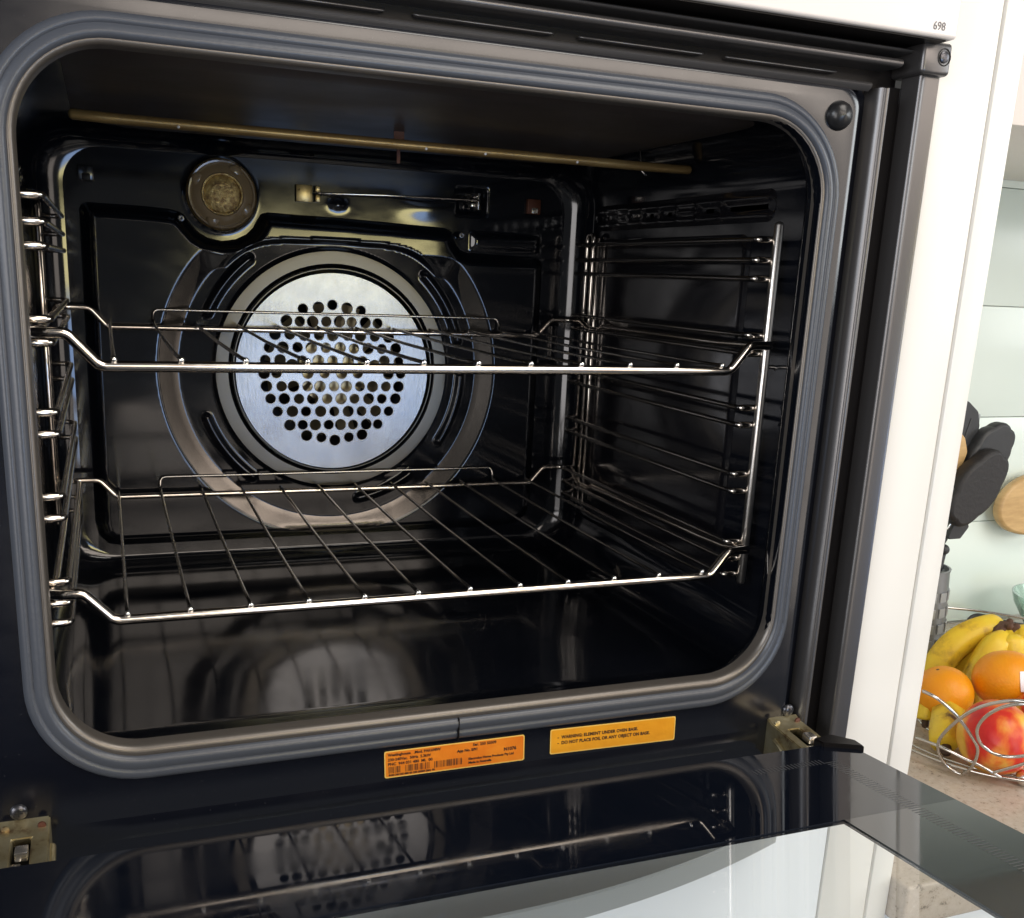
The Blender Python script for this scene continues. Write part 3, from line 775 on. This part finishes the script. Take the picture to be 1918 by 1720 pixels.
T(b1, "N1076", .0785, .0086, .0031, .00014)
T(b1, "Electrolux Home Products Pty Ltd", .0545, .0053, .0022)
T(b1, "Made in Australia", .0545, .0026, .0022)
T(b1, "9440 344 031480 00 250 50309 2501 99", .0026, .0012, .0018)
rnd = random.Random(9); u = .0026; bars = []
while u < .0500:
    wv = rnd.choice((.00018, .00018, .00035, .0005)); gap = rnd.choice((.00022, .0003, .0006))
    if .0095 < u < .0130 or .0290 < u < .0315: u += .0006; continue
    p = [O + Rv * a + Uv * c + N * .00012 for a, c in ((u, .0030), (u + wv, .0030), (u + wv, .0075), (u, .0075))]
    bars.append((p, [(0, 1, 2, 3)])); u += wv + gap
link('barcode', me_from(*join_raw(bars)), M['ink'], b1, smooth=None)
b2, O, Rv, Uv, N, Rl, Ul = label(((.2534, -.0009, -.1719), (.3468, -.0009, -.1737)), None, (.2539, -.0009, -.1895), M['labelyellow'], 'warning_label')
T(b2, "-  WARNING: ELEMENT UNDER OVEN BASE.", .0052, .0106, .0031, .00013, .93, 1.05)
T(b2, "-  DO NOT PLACE FOIL OR ANY OBJECT ON BASE.", .0052, .0066, .0031, .00013, .93, 1.05)

# ---- open door, tilted a little above level
al = math.radians(5.5)
D0 = Vector((0, -.062, -.1757)); Dt = Vector((0, -math.cos(al), math.sin(al))); Dn = Vector((0, math.sin(al), math.cos(al)))
def slab_raw(x0, x1, s0, s1, n0, n1):
    P = []
    for nn in (n0, n1):
        for (x_, s_) in ((x0, s0), (x1, s0), (x1, s1), (x0, s1)):
            P.append(D0 + Vector((x_, 0, 0)) + Dt * s_ + Dn * nn)
    return P, [(0, 1, 2, 3), (4, 7, 6, 5), (0, 4, 5, 1), (1, 5, 6, 2), (2, 6, 7, 3), (3, 7, 4, 0)]
SW, XB = .0955, .3585
door = link('oven_door', me_from(*join_raw([slab_raw(-.1130, .4365, .0006, SW, -.0026, 0), slab_raw(-.1130, -.020, SW, .48, -.0026, 0), slab_raw(-.020, XB, .40, .48, -.0026, 0)])), M['border'], oven, smooth=None)
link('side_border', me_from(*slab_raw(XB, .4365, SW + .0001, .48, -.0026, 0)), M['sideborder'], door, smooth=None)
V = [D0 + Vector((x_, 0, 0)) + Dt * s_ - Dn * .0006 for x_, s_ in ((-.020, .40), (XB, .40), (XB, SW), (-.020, SW))]
link('window_pane', me_from(V, [(0, 1, 2, 3)]), M['glass'], door, smooth=None)
link('hinge_side_rail', me_from(*slab_raw(-.1130, .4365, -.001, .010, -.034, -.0042)), M['channel'], door, smooth=None)
bm = bmesh.new()
cv = [(.4180, -.0060, 0.0), (.4335, -.0080, 0.0), (.4420, .0060, 0.0), (.4400, .0170, 0.0), (.4180, .0035, 0)]
top = [bm.verts.new(D0 + Vector((a, 0, 0)) + Dt * s_ + Dn * .0028) for a, s_, _ in cv]; bot = [bm.verts.new(D0 + Vector((a, 0, 0)) + Dt * s_ - Dn * .012) for a, s_, _ in cv]
bm.faces.new(top[::-1]); bm.faces.new(bot)
for i in range(5): bm.faces.new((top[i], top[(i + 1) % 5], bot[(i + 1) % 5], bot[i]))
bmesh.ops.recalc_face_normals(bm, faces=bm.faces); bmesh.ops.bevel(bm, geom=list(bm.edges), offset=.0008, segments=2, affect='EDGES')
link('corner_cap', bm_me(bm), M['channel'], door)
fr = []
s_ = .026
while s_ < .30:
    xm = .4060 + .0
    fr.append(slab_raw(xm - .0045, xm + .0045, s_, s_ + .0009, .00003, .00006)); s_ += .0026
x_ = .4000
while x_ > .350:
    fr.append(slab_raw(x_, x_ + .0009, .0210, .0275, .00003, .00006)); x_ -= .0026
ft = link('frit_lines', me_from(*join_raw(fr)), M['frit'], door, smooth=None); ft['kind'] = 'stuff'

# =================================================================== RACKS
def rack(label_, zc, zside, group=None):
    t = thing('oven_rack', label_, 'oven rack', (0.195, .216, zc), 'chrome wire racks resting on the side rails')
    up = zc + .0178
    xl, xr = -.0400, .4310
    yf, yr = .0516, .3804
    path = [(xl, yf, up), (-.0235, yf, up), (-.0070, yf, zc), (.3975, yf, zc), (.4120, yf, up), (xr, yf, up),
            (xr, .085, zside + .001), (xr, .120, zside), (xr, .315, zside), (xr, .322, zside - .0035), (xr, .345, zside - .0035), (xr, .362, up),
            (xr - .003, yr, up), (.4070, yr, up), (.3930, yr, zc + .002), (-.0015, yr, zc + .002), (-.0155, yr, up), (xl + .003, yr, up), (xl, .360, up), (xl, .335, zside), (xl, .120, zside), (xl, .085, zside + .001)]
    pts = fillet(path, .0085, 6, closed=True)
    # front of the frame is thicker than the rest
    P = [Vector(p) for p in pts]
    V, F = tube_raw(P, .0031, 12, closed=True)
    n = len(P)
    for i, p in enumerate(P):
        k = .78 if p.y > .075 else (1.0 if p.y < .06 else .9)
        for j in range(12):
            V[i * 12 + j] = p + (V[i * 12 + j] - p) * k
    link('outer_frame', me_from(V, F), M['chrome'], t, smooth=60)
    zw = zc + .0040
    mesh = None
    for k in range(12):
        if k in (1, 10): continue
        if mesh is None:
            V, F = tube_raw([(0, yf, 0), (0, yf + .03, -.0004), (0, .216, -.0006), (0, yr - .004, .0012), (0, yr + .004, .0016)], .00125, 8)
            mesh = me_from(V, F)
        o = link('cross_wire', mesh, M['wire'], t, smooth=60) if k == 0 else None
        if o is None:
            o = bpy.data.objects.new('cross_wire', mesh); COL.objects.link(o); o.parent = t; o.matrix_parent_inverse = Matrix.Translation(-Vector(t.location))
        o.location = (.0355 * k, 0, zw)
    g = [(.0355, yf, zw), (.0355, yf + .03, zw - .0004), (.0355, .216, zw - .0006), (.0355, yr + .006, zw + .0016), (.0355, .390, zw + .013), (.3550, .390, zw + .013), (.3550, yr + .006, zw + .0016), (.3550, .216, zw - .0006), (.3550, yf + .03, zw - .0004), (.3550, yf, zw)]
    V, F = tube_raw(fillet(g, .006), .00125, 8)
    link('back_guard_wire', me_from(V, F), M['wire'], t, smooth=60)
    dm = None
    for k in range(12):
        if dm is None:
            bm = bmesh.new(); bmesh.ops.create_uvsphere(bm, u_segments=12, v_segments=8, radius=.0019); dm = bm_me(bm)
            o = link('weld_tip', dm, M['bright'], t, smooth=80)
        else:
            o = bpy.data.objects.new('weld_tip', dm); COL.objects.link(o); o.parent = t; o.matrix_parent_inverse = Matrix.Translation(-Vector(t.location))
        o.location = (.0355 * k, yf - .0012, zc + .0040)
    return t
rack('upper chrome wire rack crossing in front of the fan plate', .0545, .0698)
rack('lower chrome wire rack near the foot of the oven cavity', -.0927, -.0822)

# =================================================================== WHITE CABINETRY
cab = thing('cabinet_side', 'tall white cabinet side running up beside the oven, right of the black trim', 'cabinet', (.528, .3, -1.0))
box('filler_strip', .4955, .5415, .0022, .50, -1.0, 1.1, M['white'], cab, .0012)
box('end_panel', .5430, .5632, .0010, .50, -1.0, 1.1, M['white'], cab, .0014)
box('shadow_gap_strip', .5405, .5440, .0060, .04, -1.0, 1.1, M['grout'], cab)
dr = thing('drawer', 'white drawer front with a bowed grey handle, seen through the glass of the open door', 'drawer', (.19, .02, -.60))
box('drawer_front', -.115, .4940, .0020, .022, -.98, -.232, M['drawer'], dr, .0020)
V = []; F = []; nn = 41
for i in range(nn):
    u = -1 + 2 * i / (nn - 1); xx = .1950 + u * .2360
    e = 1 - u * u
    yb, yfr = -.006 - .022 * e, -.0160 - .042 * e
    zt, zb = -.2600, -.2775
    V += [(xx, yb, zt - .0015), (xx, yb - .001, zt), ((xx), (yb + yfr) / 2, zt + .0005), (xx, yfr + .0012, zt), (xx, yfr, zt - .0012), (xx, yfr, zb + .0012), (xx, yfr + .0012, zb), (xx, yb, zb)]
for i in range(nn - 1):
    for k in range(8): F.append((i * 8 + k, (i + 1) * 8 + k, (i + 1) * 8 + (k + 1) % 8, i * 8 + (k + 1) % 8))
F.append(tuple(range(8))); F.append(tuple(range((nn - 1) * 8, nn * 8))[::-1])
hd = link('bow_handle', me_from(V, F), M['handle'], dr, smooth=40)
for hx in (-.040, .414): box('handle_post', hx - .006, hx + .006, -.022, .003, -.2650, -.2520, M['handle'], hd, .001)

# counter, base cabinet, wall, overhead cupboard
ct = thing('countertop', 'beige speckled stone countertop under the fruit basket', 'countertop', (1.1, .25, -.34))
box('counter_slab', .5640, 1.80, -.0165, .490, -.3780, -.3400, M['stone'], ct, .003, 3)
bc = box('base_cabinet', .5645, 1.80, .0050, .480, -1.0, -.3785, M['drawer'], None, .002); tag(bc, 'white base cabinet below the speckled countertop', 'base cabinet')
wall = box('wall', .5640, 2.4, .497, .60, -1.0, 1.2, M['wall']); wall['kind'] = 'structure'
mesh = None
pitch = .1465
for r_ in range(5):
    for c_ in range(1):
        if mesh is None:
            bm = bmesh.new(); box_bm(bm, 0, 1.60, .4905, .4968, 0, pitch - .0010, .0005, 2); mesh = bm_me(bm)
            o = link('splashback_tile', mesh, M['tile'], wall)
        else:
            o = bpy.data.objects.new('splashback_tile', mesh); COL.objects.link(o); o.parent = wall; o.matrix_parent_inverse = Matrix.Identity(4)
        o.location = (.5645 + .60 * c_, 0, -.3385 + pitch * r_)
oc = box('overhead_cupboard', .5645, 1.80, .170, .4895, .2560, 1.1, M['peach'], None, .0015); tag(oc, 'peach white overhead cupboard above the green glass splashback', 'cupboard')

# =================================================================== COUNTER OBJECTS
basket = thing('fruit_basket', 'chrome wire fruit basket with looped sides on the stone counter', 'fruit basket', (.86, .19, -.335))
W_ = dict(
 A=[(0.6843, 0.1154, -0.2421), (0.6901, 0.1059, -0.2443), (0.6983, 0.0994, -0.2513), (0.7074, 0.0948, -0.2603), (0.7172, 0.0917, -0.2713), (0.7279, 0.0903, -0.2844), (0.7338, 0.0899, -0.2918), (0.7394, 0.0926, -0.3018), (0.7443, 0.0987, -0.3148), (0.7475, 0.1051, -0.3254), (0.7487, 0.1127, -0.3342)],
 B=[(0.7331, 0.035, -0.2264), (0.7231, 0.0424, -0.2248), (0.7163, 0.0521, -0.2282), (0.7114, 0.0642, -0.2354), (0.7087, 0.0759, -0.2445), (0.7094, 0.0893, -0.2581), (0.7123, 0.1034, -0.2749), (0.7161, 0.1152, -0.2899), (0.7207, 0.123, -0.3023), (0.7276, 0.1268, -0.3157), (0.7357, 0.1263, -0.3272), (0.7432, 0.1212, -0.3341), (0.7476, 0.1155, -0.3354)],
 C=[(0.7322, 0.0373, -0.2284), (0.7251, 0.0434, -0.2281), (0.7192, 0.0537, -0.2334), (0.7169, 0.0642, -0.2425), (0.7176, 0.0748, -0.2549), (0.7212, 0.0826, -0.2677), (0.7261, 0.086, -0.2776), (0.7333, 0.0869, -0.288), (0.741, 0.0839, -0.2944), (0.7479, 0.0794, -0.2977), (0.7546, 0.0729, -0.2977), (0.762, 0.0631, -0.2928), (0.7662, 0.056, -0.2877)],
 D=[(0.7151, 0.1439, -0.3067), (0.7193, 0.1309, -0.3059), (0.727, 0.1172, -0.3074), (0.7376, 0.1061, -0.3128), (0.7461, 0.0976, -0.3156), (0.7545, 0.0915, -0.3196), (0.7658, 0.0863, -0.3267)],
 F=[(0.7583, 0.0905, -0.3231), (0.7628, 0.0775, -0.3126), (0.7679, 0.0663, -0.3031), (0.7705, 0.0574, -0.2935)],
)
def smooth_path(P, it=2):
    P = [Vector(p) for p in P]
    for _ in range(it):
        Q = [P[0]]
        for a, b_ in zip(P[:-1], P[1:]): Q += [a.lerp(b_, .25), a.lerp(b_, .75)]
        Q.append(P[-1]); P = Q
    return P
for k_, P in W_.items(): tube('basket_wire', smooth_path(P), .0016, M['basketwire'], basket, 10)
cb_ = Vector((.86, .19, 0))
def circle_pts(r, z, n=72, cx=.86, cy=.19): return [(cx + r * math.cos(2 * math.pi * k / n), cy + r * math.sin(2 * math.pi * k / n), z) for k in range(n)]
tube('base_ring', circle_pts(.1330, -.3300), .0016, M['basketwire'], basket, 10, True)
tube('base_ring', circle_pts(.1150, -.3340), .0014, M['basketwire'], basket, 8, True)
tube('base_ring', circle_pts(.0700, -.3345), .0014, M['basketwire'], basket, 8, True)
for k in range(5, 14):
    a = 2 * math.pi * k / 14 - .15   # further loops round the far side
    lp = []
    for j in range(25):
        t_ = 2 * math.pi * j / 24; aa = a + .30 * math.cos(t_) ; zz = -.2930 + .035 * math.sin(t_); rr_ = .135 + .6 * (zz + .335)
        lp.append((.86 + rr_ * math.cos(aa), .19 + rr_ * math.sin(aa), zz))
    if a % (2 * math.pi) > math.radians(300) or a % (2 * math.pi) < math.radians(185): tube('basket_wire', lp[:-1], .0015, M['basketwire'], basket, 8, True)
tube('rim_wire', circle_pts(.1810, -.2590)[4:38], .0016, M['basketwire'], basket, 8)
for (fx, fy) in ((.797, .0860), (.74, .23), (.95, .27)):
    bm = bmesh.new(); bmesh.ops.create_uvsphere(bm, u_segments=24, v_segments=16, radius=.0082); me = bm_me(bm)
    for v in me.vertices: v.co += Vector((fx, fy, -.3318))
    link('ball_foot', me, M['bright'], basket, smooth=80)

def blob(name, c, rx, rz, mat, label_, cat, kind='orange', tilt=(0, 0)):
    prof = []; n = 26
    for i in range(n + 1):
        t_ = math.pi * i / n
        r_ = math.sin(t_); z_ = math.cos(t_)
        if kind == 'apple':
            r_ = math.sin(t_) * (1 + .06 * math.cos(t_)); z_ = 1.0 * math.cos(t_) - .24 * math.exp(-(t_ / .32) ** 2) + .14 * math.exp(-((math.pi - t_) / .3) ** 2)
        else:
            z_ = z_ - .04 * math.exp(-(t_ / .25) ** 2)
        prof.append((max(r_, 1e-5) * rx, z_ * rz))
    seg = 40; V = []; F = []
    for (r_, z_) in prof:
        for k in range(seg):
            a = 2 * math.pi * k / seg; wob = 1 + (.015 * math.cos(5 * a) if kind == 'apple' else .006 * math.cos(3 * a))
            V.append(Vector((r_ * math.cos(a) * wob, r_ * math.sin(a) * wob, z_)))
    for i in range(n):
        for k in range(seg): F.append((i * seg + k, (i + 1) * seg + k, (i + 1) * seg + (k + 1) % seg, i * seg + (k + 1) % seg))
    R = Matrix.Rotation(tilt[1], 3, 'Z') @ Matrix.Rotation(tilt[0], 3, 'Y')
    V = [R @ v for v in V]
    me = me_from(V, F); o = link(name, me, mat, None, smooth=80); o.location = c
    tag(o, label_, cat)
    return o, R
o1, R = blob('mandarin', (.8060, .2050, -.2955), .0300, .0285, M['orange'], 'mandarin at the left of the basket, cut off by the white panel', 'mandarin', tilt=(.35, 2.6))
V, F = lathe_raw([(.0022, .0), (.0018, .0012), (0, .0014)], (0, 0, 0), 'z', 10)
me = me_from([R @ (Vector(v) + Vector((0, 0, .0262))) for v in V], F); q = link('stem_button', me, M['stem'], o1, smooth=60); q.matrix_parent_inverse = Matrix.Identity(4)
o2, R = blob('mandarin', (.8650, .1820, -.2770), .0335, .0310, M['orange'], 'mandarin lying over the apple with a white sticker on it', 'mandarin', tilt=(.5, 1.2))
# sticker hugging the peel
V = []; F = []
cdir = Vector((-.45, -.86, .18)).normalized(); sx_ = cdir.cross(Vector((0, 0, 1))).normalized() * -1; sz_ = sx_.cross(cdir) * -1
ctr = Vector((-.16, -.67, .24)).normalized()
ax = ctr.cross(Vector((0, 0, 1))).normalized(); az = ax.cross(ctr)
for j in range(9):
    for i in range(9):
        a, b_ = (i - 4) / 4, (j - 4) / 4
        l = math.sqrt(max(0, 1 - .28 * b_ * b_))
        d = (ctr + ax * a * .22 * l + az * b_ * .34).normalized()
        V.append(Vector((d.x * .0339, d.y * .0339, d.z * .0326)))
for j in range(8):
    for i in range(8): F.append((j * 9 + i, j * 9 + i + 1, j * 9 + i + 10, j * 9 + i + 9))
st = link('fruit_sticker', me_from(V, F), M['sticker'], o2, smooth=80); st.matrix_parent_inverse = Matrix.Identity(4)
ap, R = blob('apple', (.7825, .1140, -.3010), .0360, .0350, M['apple'], 'red and yellow apple at the front of the wire basket', 'apple', 'apple', tilt=(1.35, -.35))
V, F = lathe_raw([(.0105, .0), (.007, -.0035), (0, -.006)], (0, 0, 0), 'z', 20)
me = me_from([R @ (Vector(v) + Vector((0, 0, .0262))) for v in V], F); q = link('stem_hollow', me, M['applecalyx'], ap, smooth=80); q.matrix_parent_inverse = Matrix.Identity(4)
q = tube('apple_stem', [R @ Vector((0, 0, .020)), R @ Vector((.001, .001, .030)), R @ Vector((.002, .002, .037))], .0010, M['stem'], ap, 8); q.matrix_parent_inverse = Matrix.Identity(4)
ap2, R = blob('apple', (.868, .128, -.3000), .0340, .0330, M['apple'], 'dark red apple at the right edge of the basket, behind the striped one', 'apple', 'apple', tilt=(.4, 1.0))

def banana(name, P, r, parent=None, tip=True):
    P = smooth_path(P, 3); n = len(P); seg = 15
    def rad(s): return r * (min(1, .42 + 2.6 * s) if s < .22 else 1.0) * (1 if s < .80 else max(.30, 1 - ((s - .80) / .20) ** 2 * .72))
    V, F = tube_raw(P, rad, seg)
    for i in range(n):
        for j in range(seg):
            a = 2 * math.pi * j / seg; V[i * seg + j] = P[i] + (V[i * seg + j] - P[i]) * (1 + .07 * math.cos(5 * a))
    o = link(name, me_from(V, F), M['banana'], parent, smooth=60)
    if tip:
        d = (P[-1] - P[-3]).normalized()
        t_ = tube('banana_tip', [P[-1] - d * .003, P[-1] + d * .006], r * .36, M['bananatip'], parent if parent else o, 10)
    return o
bn = thing('banana_bunch', 'bunch of yellow bananas with brown stem on top of the basket', 'bananas', (.925, .25, -.255))
banana('banana', [(0.934, 0.256, -0.2520), (0.9150, 0.263, -0.2530), (0.8893, 0.2707, -0.2650), (0.8684, 0.2732, -0.2860), (0.8520, 0.2698, -0.3150)], .0165, bn, False)
banana('banana', [(0.9256, 0.250, -0.2536), (0.9145, 0.2560, -0.2720), (0.9044, 0.262, -0.2950), (0.8967, 0.265, -0.3163), (0.8896, 0.266, -0.3300)], .0165, bn, False)
banana('banana', [(0.9180, 0.238, -0.2510), (0.8992, 0.236, -0.2680), (0.8850, 0.2340, -0.2882), (0.8740, 0.2302, -0.3100), (0.8641, 0.2263, -0.3250)], .0150, bn, False)
banana('banana', [(0.9210, 0.237, -0.2510), (0.9200, 0.2300, -0.2660), (0.9249, 0.2279, -0.2874), (0.9291, 0.2298, -0.3144)], .0160, bn, False)
banana('banana', [(0.9351, 0.2439, -0.2530), (0.9520, 0.2390, -0.2640), (0.9650, 0.2320, -0.2842), (0.9700, 0.2220, -0.3130)], .0165, bn, False)
tube('bunch_stem', [(.915, .243, -.2525), (.925, .246, -.2480), (.936, .249, -.2505)], .0095, M['stem'], bn, 9)
for k in range(6):
    a = k * 1.05; tube('bunch_stem', [(.925, .246, -.250), (.925 + .011 * math.cos(a), .240 + .006 * math.sin(a), -.2440 + .005 * math.sin(a * 1.7))], .0038, M['stem'], bn, 7)
b6 = banana('banana', [(0.800, 0.222, -0.2900), (0.7900, 0.2084, -0.3000), (0.7842, 0.2030, -0.3140), (0.7830, 0.2010, -0.3215)], .0100)
tag(b6, 'thin banana end pointing down at the left, under the mandarin', 'banana')
b7 = banana('banana', [(0.8300, 0.214, -0.3070), (0.8000, 0.190, -0.3060), (0.7800, 0.171, -0.3100), (0.7660, 0.158, -0.3190), (0.7610, 0.150, -0.3250)], .0150)
tag(b7, 'fat banana end with a black tip, low in the basket beside the apple', 'banana')

# utensils behind the panel
def slab_poly(name, poly, y, t, mat, parent=None, hole=None, bev=.001, smooth=40):
    cu = bpy.data.curves.new("p", 'CURVE'); cu.dimensions = '2D'; cu.fill_mode = 'BOTH'; cu.extrude = t / 2 - bev; cu.bevel_depth = bev; cu.bevel_resolution = 1
    for P in [poly] + (hole or []):
        s = cu.splines.new('POLY'); s.points.add(len(P) - 1)
        for k, (a, c) in enumerate(P): s.points[k].co = (a, c, 0, 1)
        s.use_cyclic_u = True
    to = bpy.data.objects.new("t", cu); COL.objects.link(to)
    me = bpy.data.meshes.new_from_object(to.evaluated_get(bpy.context.evaluated_depsgraph_get())); bpy.data.objects.remove(to)
    for v in me.vertices: v.co = Vector((v.co.x, y - v.co.z, v.co.y))
    return link(name, me, mat, parent, smooth=smooth)
def round_poly(P, r=.004): return [(p.x, p.z) for p in fillet([(a, 0, c) for a, c in P], r, 4, closed=True)]
u1 = slab_poly('slotted_turner', round_poly([(.905, -.003), (.922, -.0065), (.938, -.018), (.943, -.034), (.941, -.060), (.917, -.085), (.892, -.075), (.892, -.018)], .008), .346, .004, M['nylon'],
               hole=[round_poly([(.9275, -.0250), (.9300, -.0250), (.9230, -.0530), (.9205, -.0530)], .001)])
tag(u1, 'black slotted turner standing tallest, next to the white panel', 'turner')
u2 = slab_poly('wooden_spoon', round_poly([(.885, -.036), (.900, -.034), (.915, -.047), (.9215, -.063), (.916, -.082), (.892, -.095), (.877, -.07)], .008), .338, .006, M['wood']); tag(u2, 'wooden spoon head peeping out between panel and black utensils', 'wooden spoon')
def scallop(cx, cz, L, Wd, ang, nb=7):
    pts = []
    for k in range(120):
        t_ = 2 * math.pi * k / 120; r_ = 1 + .085 * abs(math.sin(nb * t_ / 2.0)) - .05
        a, c = L * math.cos(t_) * r_, Wd * math.sin(t_) * r_
        pts.append((cx + a * math.cos(ang) - c * math.sin(ang), cz + a * math.sin(ang) + c * math.cos(ang)))
    return pts
u3 = slab_poly('pasta_server', scallop(.9575, -.0640, .034, .0225, math.radians(50)), .340, .018, M['nylon'], bev=.004, smooth=70)
tag(u3, 'dark grey scalloped spoon leaning furthest right over the splashback', 'serving spoon')
tube('spoon_handle', smooth_path([(.962, .340, -.078), (.950, .340, -.110), (.928, .343, -.145), (.905, .340, -.180)]), .0045, M['nylon'], u3, 10).matrix_parent_inverse = Matrix.Identity(4)
u4 = slab_poly('oven_brush', scallop(.9270, -.1020, .045, .0245, math.radians(52), 6), .322, .020, M['nylon_dark'], bev=.005, smooth=70)
tag(u4, 'black scalloped silicone mitt shape in front of the grey spoon', 'silicone utensil')
u5 = slab_poly('turner_blade', round_poly([(.912, -.138), (.926, -.1385), (.932, -.150), (.922, -.163), (.905, -.163)], .002), .330, .010, M['nylon']); tag(u5, 'small black spatula corner below the spoons', 'spatula')
u6 = tube('steel_skewer', [(.900, .325, -.151), (.9230, .325, -.1125)], .0011, M['bright']); tag(u6, 'thin bright steel skewer slanting below the black mitt', 'skewer')
u7 = slab_poly('clear_spatula', round_poly([(.934, -.018), (.951, -.022), (.951, -.045), (.937, -.060)], .002), .354, .003, M['clear']); tag(u7, 'clear grey plastic edge behind the slotted turner', 'spatula')
tin = thing('utensil_tin', 'grey tin with a squared relief pattern behind the basket', 'tin', (.887, .345, -.34))
lathe('tin_body', [(.0420, 0), (.0420, .002), (.0340, .135), (.0350, .140), (.0325, .140), (.0325, .135)], (.887, .345, -.3395), M['tin'], tin, 'z', 48)
sq = None
for j in range(6):
    for k in range(14):
        a = 2 * math.pi * k / 14; zz = -.325 + j * .0190; r_ = .0422 - .008 * ((zz + .3395) / .135)
        if sq is None:
            bm = bmesh.new(); box_bm(bm, -.0005, .0010, -.0055, .0055, -.0058, .0058, .0003, 1); sq = bm_me(bm)
            o = link('relief_square', sq, M['tinlight'], tin)
        else:
            o = bpy.data.objects.new('relief_square', sq); COL.objects.link(o); o.parent = tin
        o.matrix_parent_inverse = Matrix.Identity(4)
        o.location = (r_ * math.cos(a), r_ * math.sin(a), zz + .34); o.rotation_euler = (0, 0, a)
bm = bmesh.new(); bmesh.ops.create_uvsphere(bm, u_segments=16, v_segments=12, radius=.0065); me = bm_me(bm)
hk = link('ladle_knob', me, M['nylon'], None, smooth=80); hk.location = (.9100, .335, -.1790); tag(hk, 'small round dark knob above the grey tin', 'knob')
q = tube('knob_handle', [(.9100, .335, -.184), (.906, .337, -.245)], .0034, M['nylon'], hk, 8); 

bd = slab_poly('round_board', [(1.1985 + .0625 * math.cos(t) * (1 - .08 * math.sin(t)), -.1655 + .0400 * math.sin(t)) for t in [2 * math.pi * k / 48 for k in range(48)]], .470, .014, M['wood'], bev=.004, smooth=60)
tag(bd, 'oval pale wooden board against the green splashback', 'wooden board')
cd = tube('power_cord', smooth_path([(1.070, .43, -.3365), (1.078, .435, -.3300), (1.0839, .44, -.3150), (1.0950, .44, -.3110), (1.1100, .44, -.3135), (1.1493, .44, -.3259), (1.20, .44, -.337)]), .0026, M['cord'], None, 8)
tag(cd, 'black power cord looping up off the counter behind the bananas', 'cord')
cd2 = tube('cord_loop', smooth_path([(1.0845, .44, -.3160), (1.0800, .43, -.3260), (1.088, .425, -.3360), (1.10, .425, -.3365)]), .0026, M['cord'], cd, 8)
jug = lathe('glass_bowl', [(.030, 0), (.034, .002), (.062, .050), (.066, .064), (.0635, .064), (.058, .050), (.030, .006), (0, .005)], (1.190, .385, -.3395), M['greenglass'], None, 'z', 48, 60)
tag(jug, 'pale green glass bowl behind the bananas at the right edge', 'glass bowl')
